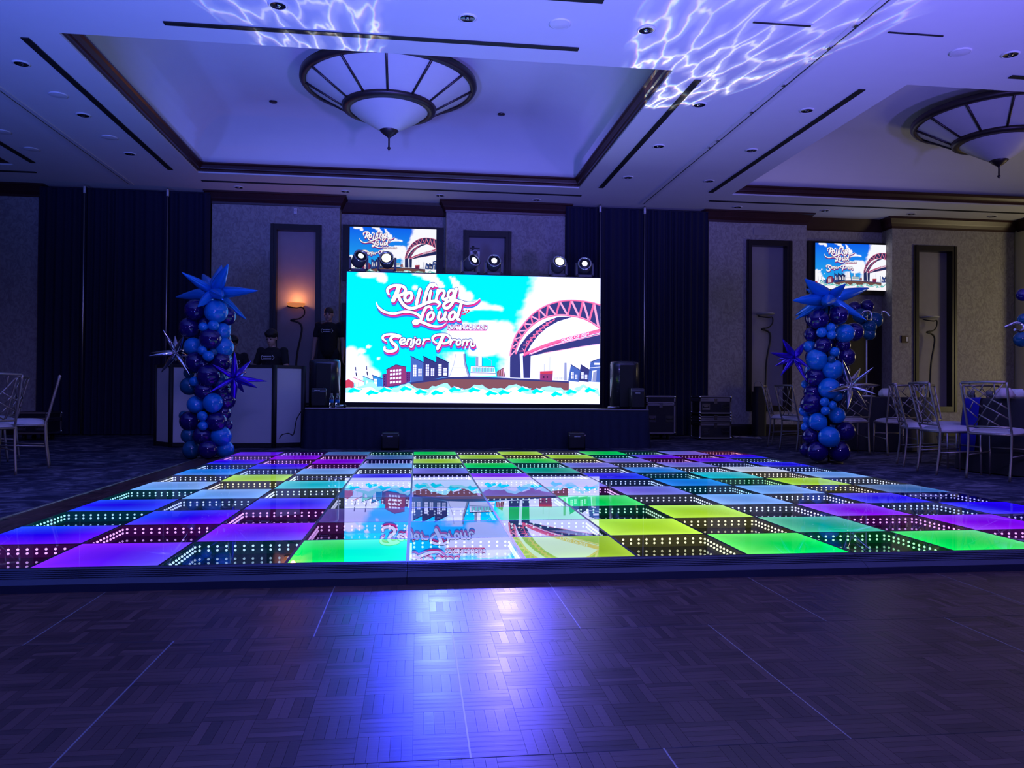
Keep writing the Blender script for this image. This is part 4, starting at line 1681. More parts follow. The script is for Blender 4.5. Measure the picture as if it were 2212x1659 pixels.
M_glass = mat('clear_plastic', (0.75, 0.8, 0.9), 0.05)
nn_, ll_ = nodes(M_glass)
nn_['Principled BSDF'].inputs['Transmission Weight'].default_value = 0.9
bottle(0.345, 7.78, 'clear water bottle on the stage touching the small left speaker')
bottle(0.425, 7.80, 'clear water bottle on the stage nearer the big screen')
for (px, lab) in ((734, 'small microphone lying on the stage by the left loudspeaker'), (1326, 'small microphone lying on the stage by the right loudspeaker')):
    p = at(px, 877, 7.85)
    t = thing('microphone', lab, 'microphone', (p.x, 7.85, SZ))
    b = B()
    b.tube([(p.x - 0.09, 7.85, SZ + 0.022), (p.x + 0.05, 7.84, SZ + 0.022)], [0.014, 0.019], 12)
    obj('handle', b, M_alu, t)
    b = B()
    b.ball((p.x + 0.07, 7.84, SZ + 0.024), 0.024)
    obj('mesh_head', b, M_grille, t)

# ================================================================== DJ BOOTH AND PEOPLE
BZ = 1.15
bt = thing('dj_booth', 'white panelled facade with black frame around the disc jockeys', 'booth', (-0.9, 8.0, 0))
PTS = [(-2.16, 8.27), (-1.84, 7.87), (-1.28, 7.81), (-0.43, 7.74), (-0.07, 7.96)]
for i in range(4):
    (xa, ya), (xb, yb) = PTS[i], PTS[i + 1]
    d = Vector((xb - xa, yb - ya, 0))
    L = d.length
    d.normalize()
    nr = Vector((d.y, -d.x, 0))
    c = Vector(((xa + xb) / 2, (ya + yb) / 2, 0))
    b = B()
    b.obox(c + Vector((0, 0, 0.6)), d, nr, (0, 0, 1), L / 2 - 0.035, 0.006, 0.535)
    pn = obj('facade_panel', b, M_booth, bt)
    b = B()
    for zz in (0.035, BZ - 0.02):
        b.obox(c + Vector((0, 0, zz)), d, nr, (0, 0, 1), L / 2, 0.014, 0.022)
    obj('frame_rail', b, M_black, pn)
for (x, y) in PTS:
    b = B()
    b.tube([(x, y, 0), (x, y, BZ)], 0.034, 10)
    obj('frame_post', b, M_black, bt)

def limb(b, p0, p1, r0, r1, n=10):
    b.tube([p0, p1], [r0, r1], n)
    b.ball(p0, r0, nu=10, nv=6)
    b.ball(p1, r1, nu=10, nv=6)


def person(label, loc, height, hair, yaw, pitch=0.0, lean=0.0, arms='down', hairstyle='short'):
    k = height / 1.75
    t = thing('person', label, 'person', loc, yaw)

    def V(x, y, z):
        return Vector((x * k, y * k + (lean * (z - 0.9) if z > 0.9 else 0), z * k))

    def skinned(name, b, m, voxel, parent):
        o = obj(name, b, m, parent, local=True)
        r = o.modifiers.new('remesh', 'REMESH')
        r.mode = 'VOXEL'
        r.voxel_size = voxel
        r.use_smooth_shade = True
        s_ = o.modifiers.new('smooth', 'SMOOTH')
        s_.factor, s_.iterations = 0.5, 3
        return o
    # the figure faces -y
    b = B()
    for s in (-1, 1):
        limb(b, V(s * 0.10, 0, 0.92), V(s * 0.11, -0.01, 0.50), 0.085 * k, 0.058 * k)
        limb(b, V(s * 0.11, -0.01, 0.50), V(s * 0.115, 0.02, 0.09), 0.056 * k, 0.038 * k)
        b.ball(V(s * 0.12, -0.05, 0.04), 0.045 * k, 0.12 * k, 0.04 * k)
    b.ball(V(0, 0, 0.96), 0.165 * k, 0.11 * k, 0.12 * k)
    limb(b, V(0, 0.0, 0.98), V(0, 0.005, 1.30), 0.125 * k, 0.145 * k, 14)
    b.ball(V(0, 0.0, 1.34), 0.175 * k, 0.105 * k, 0.13 * k)
    limb(b, V(0, 0.015, 1.40), V(0, 0.0, 1.53), 0.062 * k, 0.052 * k)
    hands = []
    for s in (-1, 1):
        sh = V(s * 0.185, 0.01, 1.405)
        if arms == 'desk':
            el, wr = V(s * 0.26, -0.06, 1.13), V(s * 0.17, -0.29, 1.06)
        elif arms == 'hip':
            el, wr = V(s * 0.27, 0.03, 1.13), V(s * 0.24, -0.05, 0.88)
        else:
            el, wr = V(s * 0.245, 0.02, 1.12), V(s * 0.26, -0.03, 0.86)
        b.ball(sh, 0.062 * k)
        limb(b, sh, el, 0.052 * k, 0.041 * k)
        limb(b, el, wr, 0.040 * k, 0.027 * k)
        d = (wr - el).normalized()
        side = Vector((0, 1, 0)) if arms != 'desk' else Vector((1, 0, 0))
        side = (side - d * side.dot(d)).normalized()
        palm = wr + d * 0.05 * k
        Rp = d.to_track_quat('Z', 'X').to_matrix()
        b.ball(palm, 0.042 * k, 0.02 * k, 0.052 * k, 10, 7, Matrix((side, d.cross(side), d)).transposed())
        nrm = d.cross(side)
        for f in range(4):
            base = palm + d * 0.04 * k + side * (f - 1.5) * 0.021 * k
            L = (0.066, 0.078, 0.074, 0.058)[f] * k
            mid = base + d * L * 0.55 + nrm * 0.006 * k * s
            tip = mid + d * L * 0.4 + nrm * 0.022 * k * s
            b.tube([base, mid, tip], [0.0095 * k, 0.009 * k, 0.0075 * k], 8)
        tb0 = palm - d * 0.01 * k - side * 0.038 * k
        b.tube([tb0, tb0 - side * 0.022 * k + d * 0.03 * k, tb0 - side * 0.026 * k + d * 0.062 * k], [0.013 * k, 0.011 * k, 0.009 * k], 8)
    # head, turned down by pitch
    hc = V(0, -0.022, 1.602)
    RX = Matrix.Rotation(pitch, 3, 'X')

    def Hd(x, y, z):
        return hc + RX @ Vector((x * k, y * k, z * k))
    b.ball(Hd(0, 0.015, 0.02), 0.076 * k, 0.095 * k, 0.10 * k, 20, 14, RX)
    b.ball(Hd(0, -0.022, -0.05), 0.060 * k, 0.066 * k, 0.068 * k, 16, 10, RX)
    b.ball(Hd(0, -0.055, -0.098), 0.028 * k, 0.026 * k, 0.022 * k, 12, 8, RX)
    b.tube([Hd(0, -0.082, 0.012), Hd(0, -0.102, -0.022), Hd(0, -0.094, -0.034)], [0.009 * k, 0.014 * k, 0.012 * k], 8)
    for s in (-1, 1):
        b.ball(Hd(s * 0.078, 0.018, -0.01), 0.010 * k, 0.018 * k, 0.03 * k, 8, 6, RX)
        b.ball(Hd(s * 0.033, -0.078, 0.022), 0.020 * k, 0.010 * k, 0.008 * k, 8, 6, RX)
    skinned('body', b, M_skin, 0.0075, t)
    # face
    b = B()
    for s in (-1, 1):
        b.ball(Hd(s * 0.030, -0.0815, 0.002), 0.012 * k, 0.006 * k, 0.0065 * k, 8, 6, RX)
        b.tube([Hd(s * 0.014, -0.090, 0.024), Hd(s * 0.034, -0.087, 0.030), Hd(s * 0.050, -0.074, 0.024)], 0.0042 * k, 6)
    obj('eyes', b, M_eye, t, local=True)
    b = B()
    b.ball(Hd(0, -0.0865, -0.064), 0.022 * k, 0.007 * k, 0.0065 * k, 10, 6, RX)
    obj('lips', b, M_lip, t, local=True)
    # hair
    b = B()
    if hairstyle == 'full':
        b.ball(Hd(0, 0.022, 0.055), 0.092 * k, 0.108 * k, 0.088 * k, 18, 12, RX)
        for q in range(9):
            a = -PI * 0.92 + PI * 0.84 * q / 8
            b.ball(Hd(0.066 * math.cos(a), 0.01 + 0.085 * math.sin(a), 0.072 + 0.008 * (q % 2)), 0.030 * k, 0.026 * k, 0.028 * k, 8, 6)
        b.ball(Hd(0, 0.055, 0.0), 0.078 * k, 0.065 * k, 0.075 * k, 14, 8, RX)
    else:
        b.ball(Hd(0, 0.014, 0.052), 0.082 * k, 0.100 * k, 0.080 * k, 18, 12, RX)
        b.ball(Hd(0, 0.05, 0.0), 0.074 * k, 0.066 * k, 0.06 * k, 14, 8, RX)
    skinned('hair', b, hair, 0.008, t)
    # t-shirt
    b = B()
    limb(b, V(0, 0.0, 0.94), V(0, 0.005, 1.30), 0.155 * k, 0.165 * k, 14)
    b.ball(V(0, 0.0, 1.335), 0.196 * k, 0.126 * k, 0.135 * k)
    b.ball(V(0, 0.006, 1.43), 0.095 * k, 0.075 * k, 0.05 * k)
    for s in (-1, 1):
        sh = V(s * 0.185, 0.01, 1.405)
        el = V(s * 0.26, -0.06, 1.13) if arms == 'desk' else V(s * 0.25, 0.02, 1.13)
        b.ball(sh, 0.067 * k)
        limb(b, sh, sh + (el - sh) * 0.62, 0.062 * k, 0.060 * k)
    sh_ = skinned('tshirt', b, M_shirt, 0.010, t)
    # chest print: two brackets round two short lines of marks
    b = B()
    zc, yc = 1.30, -0.176
    for s in (-1, 1):
        b.tube([V(s * 0.082, yc + 0.012, zc + 0.035), V(s * 0.104, yc + 0.022, zc), V(s * 0.082, yc + 0.012, zc - 0.035)], 0.005 * k, 6)
    for r, zz in enumerate((zc + 0.017, zc - 0.017)):
        for q in range(6):
            xx = -0.055 + q * 0.022
            b.obox(V(xx, yc + 0.004 + abs(xx) * 0.09, zz), (1, 0, 0), (0, 1, 0), (0, 0, 1), 0.0085 * k, 0.003, 0.010 * k)
    obj('chest_print', b, M_print, sh_, local=True)
    # trousers and shoes
    b = B()
    for s in (-1, 1):
        limb(b, V(s * 0.10, 0, 0.90), V(s * 0.11, -0.01, 0.50), 0.102 * k, 0.075 * k)
        limb(b, V(s * 0.11, -0.01, 0.50), V(s * 0.115, 0.02, 0.10), 0.072 * k, 0.056 * k)
    b.ball(V(0, 0, 0.95), 0.182 * k, 0.128 * k, 0.11 * k)
    skinned('trousers', b, M_jeans, 0.012, t)
    b = B()
    for s in (-1, 1):
        b.ball(V(s * 0.12, -0.05, 0.05), 0.056 * k, 0.142 * k, 0.05 * k)
    obj('shoes', b, M_black, t, local=True)
    return t


person('person in black printed t-shirt looking down behind the white facade', (-0.63, 8.72, 0), 1.73, M_hair, -0.28, 0.30, -0.06, 'desk', 'full')
person('person in black almost hidden behind the left balloon column', (-1.23, 8.72, 0), 1.63, M_hair, 0.35, 0.25, -0.05, 'desk', 'full')
person('person in black printed t-shirt standing on the stage beside the big screen', (0.02, 10.25, SZ + 0.005), 1.69, M_hairlight, -0.08, 0.05, 0.0, 'down', 'short')

# ================================================================== DRAPES
def drape(px0, px1, label, k):
    Y = 10.90
    x0, x1 = at(px0, 600, Y).x, at(px1, 600, Y).x
    b = B()
    b.smooth = True
    n = 40
    rows = [H - 0.06, H - 0.3, 3.0, 1.6, 0.6, 0.012]
    rg = random.Random(k)
    ph = rg.uniform(0, 6)
    for z in rows:
        for i in range(n + 1):
            t = i / n
            amp = 0.020 + 0.022 * (1 - z / H)
            y = Y + amp * math.sin(t * 2 * PI * 5 + ph + 0.4 * math.sin(z + k)) + 0.012 * math.sin(t * 23 + k)
            b.v.append((x0 + (x1 - x0) * t, y, z))
    for r in range(len(rows) - 1):
        for i in range(n):
            a = r * (n + 1) + i
            b.face((a + n + 1, a + n + 2, a + 1, a))
    # back side gives the cloth its thickness
    m = len(b.v)
    b.v += [(v[0], v[1] + 0.006, v[2]) for v in b.v[:m]]
    for r in range(len(rows) - 1):
        for i in range(n):
            a = m + r * (n + 1) + i
            b.face((a, a + 1, a + n + 2, a + n + 1))
    t = thing('drape', label, 'curtain', ((x0 + x1) / 2, Y, 0), 0, 'black drapes along the back wall')
    obj('cloth', b, M_drape, t)
    b = B()
    b.box(x0, x1, Y - 0.012, Y + 0.02, H - 0.075, H - 0.055)
    obj('top_hem', b, M_drape, t)


M_drape = mat('black_velour', (0.003, 0.005, 0.034), 0.85, noise_amt=0.3, noise_scale=40)  # black cloth, its blue is the room light put into the colour
LD = (84, 180, 254, 360, 452)
RD = (1222, 1296, 1392, 1456, 1529)
for k in range(4):
    drape(LD[k], LD[k + 1], 'black velour drape, %s from the left in the left opening' % ORD[k], k)
for k in range(4):
    drape(RD[k], RD[k + 1], 'black velour drape, %s from the left in the right opening' % ORD[k], k + 9)
for (px, nm) in ((180, 'left upright pipe between the left black drapes'), (360, 'right upright pipe between the left black drapes'),
                 (1296, 'left upright pipe between the right black drapes'), (1392, 'right upright pipe between the right black drapes')):
    x = at(px, 600, 10.82).x
    t = thing('drape_upright', nm, 'pole', (x, 10.82, 0))
    b = B()
    b.tube([(x, 10.82, 0.012), (x, 10.82, H - 0.02)], 0.014, 10)
    obj('pipe', b, M_alu, t)
    b = B()
    b.box(x - 0.2, x + 0.2, 10.62, 11.0 - 0.2, 0.0, 0.012)
    obj('base_plate', b, M_black, t)
    b = B()
    b.tube([(x, 10.82, H - 0.16), (x, 10.82, H - 0.04)], 0.022, 10)
    obj('collar', b, M_trimwhite, t)
b = B()
for (x0, x1) in ((-5.03, -2.13), (4.29, 7.11)):
    b.add([(x0, 11.3, 0), (x1, 11.3, 0), (x1, 11.3, H), (x0, 11.3, H)], [(0, 1, 2, 3)])
tag(obj('wall_back', b, M_dark), 'dark partition behind the black drapes', 'wall', kind='structure')

# ================================================================== NICHE LAMPS
M_bowlglow = emit_mat('warm_bowl_glow', (1.0, 0.42, 0.14), 1.6)
M_bowlamber = mat('amber_bowl_glass', (0.75, 0.38, 0.16), 0.35, emit=(1.0, 0.30, 0.08), es=0.55)


def niche_lamp(x, label, lit, flip=1, dz=0.0):
    Y = 10.985
    t = thing('niche_lamp', label, 'lamp', (x, Y, NZ0 - 0.1), 0, 'iron lamps in the wall niches')
    z = 2.36 + dz
    b = B()
    if lit:
        prof = [(0.005, -0.075), (0.06, -0.07), (0.12, -0.045), (0.155, -0.01), (0.165, 0.012)]
    else:
        prof = [(0.005, -0.02), (0.08, -0.018), (0.14, -0.01), (0.17, 0.0), (0.172, 0.012)]
    b.lathe(prof, 32, (x, Y + 0.0, z))
    b.lathe([(r - 0.006 if r > 0.01 else 0.004, zz + 0.006) for (r, zz) in reversed(prof)], 32, (x, Y, z))
    bw = obj('bowl', b, M_bowlamber if lit else M_frost, t)
    if lit:
        b = B()
        b.ball((x, Y, z - 0.03), 0.035, 0.035, 0.03)
        obj('bulb', b, M_bowlglow, bw)
    f = flip
    pth = [(x - 0.15 * f, Y, z - 0.035), (x - 0.12 * f, Y - 0.05, z - 0.055), (x + 0.02 * f, Y - 0.085, z - 0.075), (x + 0.11 * f, Y - 0.05, z - 0.06), (x + 0.15 * f, Y - 0.01, z - 0.11),
           (x + 0.14 * f, Y, z - 0.19), (x + 0.06 * f, Y - 0.02, z - 0.26), (x - 0.06 * f, Y - 0.03, z - 0.285), (x - 0.075 * f, Y - 0.02, z - 0.30), (x + 0.02 * f, Y, z - 0.32),
           (x + 0.09 * f, Y, z - 0.37), (x + 0.105 * f, Y, z - 0.47), (x + 0.08 * f, Y, z - 0.63), (x + 0.03 * f, Y, z - 0.9), (x + 0.01 * f, Y, z - 1.25), (x, Y, NZ0 - 0.08)]
    sp_ = smooth_path(pth, 6)
    b = B()
    b.tube(sp_, [0.012 if i < 40 else 0.017 for i in range(len(sp_))], 8)
    obj('twisted_stem', b, M_iron, t)
    b = B()
    b.box(x - 0.08, x + 0.08, Y - 0.045, Y + 0.012, NZ0 - 0.10, NZ0 - 0.07)
    obj('foot', b, M_iron, t)
    if lit:
        l = bpy.data.lights.new('lamp_bulb', 'POINT')
        l.color, l.energy, l.shadow_soft_size = (1.0, 0.36, 0.10), 5.0, 0.04
        o = bpy.data.objects.new('lamp_bulb', l)
        o.location = (x, Y - 0.02, z + 0.09)
        COL.objects.link(o)


niche_lamp(-0.645, 'lit iron lamp with glowing amber bowl in the niche behind the booth', True)
niche_lamp(8.26, 'unlit iron lamp with twisted stem in the niche above the road cases', False)
niche_lamp(11.72, 'unlit iron lamp with twisted stem in the niche at the far right', False)

# ================================================================== CEILING FITTINGS
def chandelier(x, y, label):
    t = thing('chandelier', label, 'chandelier', (x, y, 4.98), 0, 'bowl chandeliers in the ceiling trays')
    ZR, R1, ZI, R2, ZT = 4.99, 1.165, 4.66, 0.61, 4.27
    n = 12
    for k in range(n):
        b = B()
        b.smooth = True
        for (r, z) in ((R1 - 0.02, ZR), (R2 + 0.01, ZI + 0.02)):
            for q in range(5):
                a = 2 * PI * (k + 0.02 + 0.96 * q / 4) / n
                b.v.append((x + r * math.cos(a), y + r * math.sin(a), z))
        for q in range(4):
            b.face((q, 5 + q, 6 + q, q + 1))
        obj('glass_panel', b, M_lampglass, t)
        b = B()
        a = 2 * PI * k / n
        ca, sa = math.cos(a), math.sin(a)
        b.tube([(x + (R1 - 0.01) * ca, y + (R1 - 0.01) * sa, ZR - 0.012), (x + R2 * ca, y + R2 * sa, ZI + 0.008)], 0.017, 6)
        obj('rib', b, M_bronze, t)
    b = B()
    b.lathe([(R1 - 0.055, ZR + 0.045), (R1 + 0.025, ZR + 0.05), (R1 + 0.03, ZR - 0.01), (R1 + 0.005, ZR - 0.04), (R1 - 0.055, ZR - 0.045), (R1 - 0.055, ZR + 0.045)], 72, (x, y, 0))
    obj('outer_ring', b, M_bronze, t)
    b = B()
    b.lathe([(R2 - 0.085, ZI + 0.01), (R2 + 0.0, ZI + 0.05), (R2 + 0.03, ZI + 0.02), (R2 + 0.015, ZI - 0.03), (R2 - 0.085, ZI - 0.045), (R2 - 0.085, ZI + 0.01)], 56, (x, y, 0))
    obj('inner_ring', b, M_bronze, t)
    b = B()
    b.lathe([(R2 - 0.07, ZI - 0.02), (0.42, ZI - 0.115), (0.25, ZI - 0.225), (0.12, ZI - 0.305), (0.10, ZI - 0.32)], 56, (x, y, 0))
    obj('bowl', b, M_lampglass, t)
    b = B()
    b.lathe([(0.125, 4.375), (0.13, 4.36), (0.09, 4.32), (0.05, 4.29), (0.02, ZT), (0.012, 4.25), (0.012, 4.14), (0.022, 4.13), (0.022, 4.115), (0.010, 4.10), (0.0, 4.075)], 24, (x, y, 0))
    obj('finial', b, M_bronze, t)
    b = B()
    for k in range(4):
        a = PI / 4 + PI / 2 * k
        b.tube([(x + 0.7 * math.cos(a), y + 0.7 * math.sin(a), ZR - 0.05), (x + 0.7 * math.cos(a), y + 0.7 * math.sin(a), 5.24)], 0.012, 6)
    b.lathe([(0.0, 5.2), (0.12, 5.2), (0.12, 5.239)], 20, (x, y, 0))
    obj('suspension', b, M_bronze, t)


chandelier(1.125, 7.34, 'large conical bowl chandelier in the middle ceiling tray')
chandelier(10.245, 7.34, 'conical bowl chandelier in the right ceiling tray cut by the picture edge')


def box_fix(name, label, cat, x0, x1, y0, y1, m, group=None, dz=0.012):
    b = B()
    b.box(x0, x1, y0, y1, H - dz, H - 0.0005)
    o = obj(name, b, m)
    origin_to(o, ((x0 + x1) / 2, (y0 + y1) / 2, H))
    return tag(o, label, cat, group)


SG = 'black slot diffusers in the ceiling'
for (x0, x1, y0, y1, lab) in ((-0.93, 3.16, 4.46, 4.53, 'long black slot diffuser in front of the middle tray'),
                              (-0.93, 3.18, 3.47, 3.54, 'black slot diffuser cut by the top edge of the picture'),
                              (-2.48, -2.40, 5.02, 9.68, 'long black slot diffuser left of the middle tray'),
                              (4.62, 4.70, 5.07, 9.70, 'long black slot diffuser right of the middle tray'),
                              (6.60, 6.68, 5.06, 9.71, 'long black slot diffuser left of the right tray'),
                              (-2.12, 4.44, 10.25, 10.31, 'thin black slot diffuser behind the middle tray along the back wall'),
                              (6.84, 13.4, 10.25, 10.31, 'thin black slot diffuser behind the right tray along the back wall'),
                              (-4.52, -4.44, 5.02, 9.6, 'black slot diffuser at the far left picture edge'),
                              (-11.0, -4.70, 10.14, 10.20, 'thin black slot diffuser above the far left wall'),
                              (8.05, 12.2, 4.46, 4.53, 'black slot diffuser in front of the right tray at the picture edge'),
                              (4.69, 5.27, 3.685, 3.70, 'short thin ceiling slot left of the right partition track'),
                              (6.08, 6.66, 3.695, 3.71, 'short thin ceiling slot right of the right partition track')):
    t = box_fix('slot_diffuser', lab, 'vent', x0, x1, y0, y1, M_slot, SG)

DL = [('in the row at the top of the picture', [(0.23, 3.99), (1.98, 3.99), (3.73, 3.99), (7.63, 3.99)]),
      ('in the row left of the middle tray', [(-2.79, 5.69), (-2.79, 7.27), (-2.79, 8.91)]),
      ('in the row right of the middle tray', [(4.95, 5.79), (4.95, 7.40), (4.95, 9.02)]),
      ('in the row left of the right tray', [(6.34, 5.78), (6.34, 7.38), (6.34, 9.03)]),
      ('in the row above the back wall', [(-1.59, 10.63), (0.24, 10.63), (1.92, 10.66), (3.69, 10.70), (7.54, 10.66), (9.30, 10.66), (11.1, 10.66), (12.79, 10.62)])]
dl_src = None
for (row, pts) in DL:
    for k, (x, y) in enumerate(pts):
        lab = 'recessed downlight, %s %s' % (ORD[k] if 'tray' not in row else ['nearest', 'middle', 'farthest'][k], row)
        if dl_src is None:
            dl_src = thing('downlight', lab, 'downlight', (x, y, H), 0, 'recessed ceiling downlights')
            b = B()
            b.lathe([(0.090, -0.0005), (0.090, -0.006), (0.076, -0.012), (0.072, -0.012), (0.068, -0.004)], 28)
            obj('trim_ring', b, M_trimwhite, dl_src, local=True)
            b = B()
            b.lathe([(0.070, -0.010), (0.052, -0.006), (0.03, -0.003), (0.0005, -0.002)], 28)
            obj('reflector', b, M_chromedark, dl_src, local=True) if 'M_chromedark' in globals() else obj('reflector', b, mat('dark_reflector', (0.10, 0.10, 0.12), 0.15, 0.9), dl_src, local=True)
            b = B()
            b.lathe([(0.026, -0.009), (0.020, -0.016), (0.0005, -0.019)], 16)
            obj('lamp', b, M_chrome, dl_src, local=True)
            o = dl_src
        else:
            o = copy_tree(dl_src)
            o.location = (x, y, H)
            o['label'] = lab
for (x, y, lab) in ((2.87, 3.98, 'round white ceiling speaker at the top of the picture'), (7.08, 4.01, 'round white ceiling speaker at the top right of the ceiling'),
                    (-2.80, 6.59, 'round white ceiling speaker nearest beside the left slot diffuser'), (-2.80, 8.16, 'round white ceiling speaker farthest beside the left slot diffuser'),
                    (-4.19, 8.12, 'round white ceiling speaker at the left picture edge'), (-4.17, 8.89, 'small round white ceiling speaker above the left drapes')):
    t = thing('ceiling_speaker', lab, 'ceiling speaker', (x, y, H), 0, 'round ceiling speakers')
    b = B()
    b.lathe([(0.105, -0.0005), (0.105, -0.010), (0.095, -0.014), (0.086, -0.012)], 32, (x, y, H))
    obj('rim', b, M_trimwhite, t)
    b = B()
    b.lathe([(0.088, -0.011), (0.05, -0.016), (0.0005, -0.018)], 32, (x, y, H))
    obj('grille', b, M_trimwhite, t)
for (px, py, lab) in ((590, 219, 'left'), (1083, 246, 'right')):
    p = ground(px, py, 5.238)
    t = thing('ceiling_sensor', 'small dark disc inside the middle tray on its %s side' % lab, 'detector', (p.x, p.y, 5.238))
    b = B()
    b.lathe([(0.06, -0.001), (0.06, -0.014), (0.04, -0.022), (0.0005, -0.023)], 20, (p.x, p.y, 5.238))
    obj('ceiling_sensor_body', b, M_bronze, t)
# small hangers on the partition tracks
k = 0
for y in (3.6, 4.08, 5.05, 5.9, 7.0, 7.3):
    x = 5.71
    k += 1
    b = B()
    b.box(x - 0.05, x - 0.02, y - 0.03, y + 0.03, H - 0.022, H - 0.012)
    o = tag(origin_to(obj('track_clip', b, M_alu), (x, y, H - 0.012)), 'little metal clip on the right partition track, %s from the picture top' % ORD[k - 1], 'clip', 'clips on the ceiling track')

# ================================================================== BALLOONS
bal_me = None


def balloon(parent, p, r, m, squash=1.0):
    global bal_me
    if bal_me is None:
        b = B()
        prof = []
        for q in range(15):
            a = -PI / 2 + PI * q / 14
            rr = math.cos(a)
            z = math.sin(a)
            if z < 0:
                rr *= 1 - 0.10 * (-z) ** 2
                z *= 1.06
            prof.append((max(rr, 0.0005), z))
        b.lathe(prof, 24)
        b.lathe([(0.03, -1.05), (0.075, -1.14), (0.0005, -1.13)], 8)
        o = obj('balloon', b, m, parent, local=True)
        bal_me = o.data
    else:
        o = bpy.data.objects.new('balloon', bal_me)
        COL.objects.link(o)
        o.parent = parent
    base = wloc(parent)
    o.location = Vector(p) - base
    o.scale = (r, r, r * squash)
    o.rotation_euler = (random.uniform(-0.5, 0.5) + 0.9, random.uniform(-0.4, 0.4), random.uniform(0, 6))
    if bal_me.materials[0] is not m:
        o.material_slots[0].link = 'OBJECT'
        o.material_slots[0].material = m
    return o


def starburst(parent, c, tips, m, Yc, label, fat=0.30):
    """foil star: spikes from a puffy centre to the given picture points, spread over depth"""
    cc = at(c[0], c[1], Yc)
    rt = bpy.data.objects.new('starburst_balloon', None)
    rt.empty_display_size = 0.05
    COL.objects.link(rt)
    rt.parent = parent
    rt.location = cc - wloc(parent)
    rt['label'] = label
    lens = []
    pts = []
    for (x, y) in tips:
        p = at(x, y, Yc)
        pts.append(p - cc)
        lens.append((p - cc).length)
    full = max(lens) * 1.04
    sgn = 1
    dirs = []
    for v, L in zip(pts, lens):
        dep = math.sqrt(max(0.0, full * full - L * L))
        d = Vector((v.x, -sgn * dep, v.z))
        # keep the tip on the same line of sight
        p = cc + d
        q = cc + v
        ry = (q - CAM)
        pp = CAM + ry * ((p.y - CAM.y) / ry.y)
        dirs.append(pp - cc)
        sgn = -sgn
    for v in ((0.15, 1, 0.2), (-0.3, 1, -0.3), (0.1, 1, -0.5)):
        dirs.append(Vector(v).normalized() * full)
    base = wloc(rt)
    for d in dirs:
        L = d.length
        q = d.to_track_quat('Z', 'Y').to_matrix()
        b = B()
        n = 10
        prof = [(0.0006, -0.02), (fat * 0.10, 0.06), (fat * 0.175, 0.20), (fat * 0.19, 0.30), (fat * 0.165, 0.48), (fat * 0.10, 0.74), (fat * 0.03, 0.95), (0.0006, 1.0)]
        b.lathe([(r * 1.0 * max(L, full * 0.8), z * L) for (r, z) in prof], n, wave=lambda a, z: 1 + 0.10 * math.cos(2 * a))
        b.v = [tuple(q @ Vector(v)) for v in b.v]
        o = obj('spike', b, m, rt, local=True)
    return rt


def balloon_column(name, label, px, py, stuff, Rc=0.22):
    base = ground(px, py)
    t = thing(name, label, 'balloon column', (base.x, base.y, 0), 0, 'tall balloon columns')
    X0, Y0 = base.x, base.y
    b = B()
    b.tube([(X0, Y0, 0.01), (X0, Y0, 1.95)], 0.012, 8)
    obj('pole', b, M_blackgloss, t)
    b = B()
    b.lathe([(0.0005, 0.0), (0.16, 0.0), (0.16, 0.012), (0.02, 0.02)], 24, (X0, Y0, 0))
    obj('base_plate', b, M_blackgloss, t)
    back = []
    for (x, y, r, m, f) in stuff:
        dx = at(x, y, Y0).x - at(px, y, Y0).x
        rad = math.sqrt(max(0.0, Rc * Rc - dx * dx * 0.8))
        Y = Y0 - rad * f
        p = at(x, y, Y)
        rr = r * mpp(Y) * 1.08
        if p.z - rr < 0.006:
            p.z = rr + 0.006
        balloon(t, p, rr, m, random.uniform(0.94, 1.04))
        back.append((p, rr, m))
    for k in range(22):
        a = k * 2.4
        z = 0.15 + k * 0.078
        balloon(t, (X0 + 0.11 * math.cos(a), Y0 + 0.07 + 0.13 * abs(math.sin(a)), z), 0.125, M_azure if k % 3 == 0 else M_purple)
    return t


A_, P_, T_ = M_azure, M_purple, M_teal
LBAL = [(467, 673, 22, A_, 1.1), (422, 670, 20.5, P_, 0.7), (489, 683, 18, P_, 0.4), (410, 708, 20.5, P_, 0.7), (439, 706, 9, A_, 1.35), (461, 703, 10.5, A_, 1.3), (480, 715, 16.5, A_, 0.8),
        (454, 732, 21, P_, 1.1), (417, 748, 17, A_, 0.8), (483, 751, 19.5, A_, 0.9), (437, 757, 9, A_, 1.4), (450, 769, 10.5, A_, 1.45), (461, 761, 8, T_, 1.2), (423, 783, 20.5, P_, 0.9), (477, 781, 20, P_, 0.9),
        (450, 811, 22, P_, 1.1), (409, 834, 17.5, T_, 0.7), (420, 824, 10, A_, 1.15), (408, 806, 10, T_, 0.7), (440, 845, 18.5, P_, 1.0), (471, 820, 16, T_, 0.6), (478, 847, 16, P_, 0.6), (423, 874, 16.5, A_, 1.0),
        (460, 870, 18.5, A_, 1.15), (488, 864, 18.5, P_, 0.6), (481, 892, 16, P_, 0.5), (398, 898, 10, T_, 0.3), (410, 910, 19, P_, 0.8), (437, 899, 10, A_, 1.35), (438, 920, 9.5, A_, 1.35), (467, 911, 19.5, P_, 1.0),
        (490, 917, 11, P_, 0.3), (409, 940, 16, T_, 0.7), (436, 941, 18, P_, 1.0), (477, 942, 20, A_, 0.9), (414, 972, 17.5, T_, 0.8), (449, 972, 19, P_, 1.1), (486, 971, 17.5, A_, 0.7), (445, 700, 14, P_, 0.6), (440, 790, 14, P_, 0.9)]
lc = balloon_column('balloon_column', 'left balloon column with bright blue star on top before the white facade', 450, 990, LBAL)
Yl = lc.location.y
starburst(lc, (463, 632), [(392, 588), (437, 591), (493, 570), (479, 572), (558, 628), (533, 691), (427, 663), (379, 642), (480, 640)], M_azurefoil, Yl - 0.02, 'bright blue foil starburst balloon', 0.72)
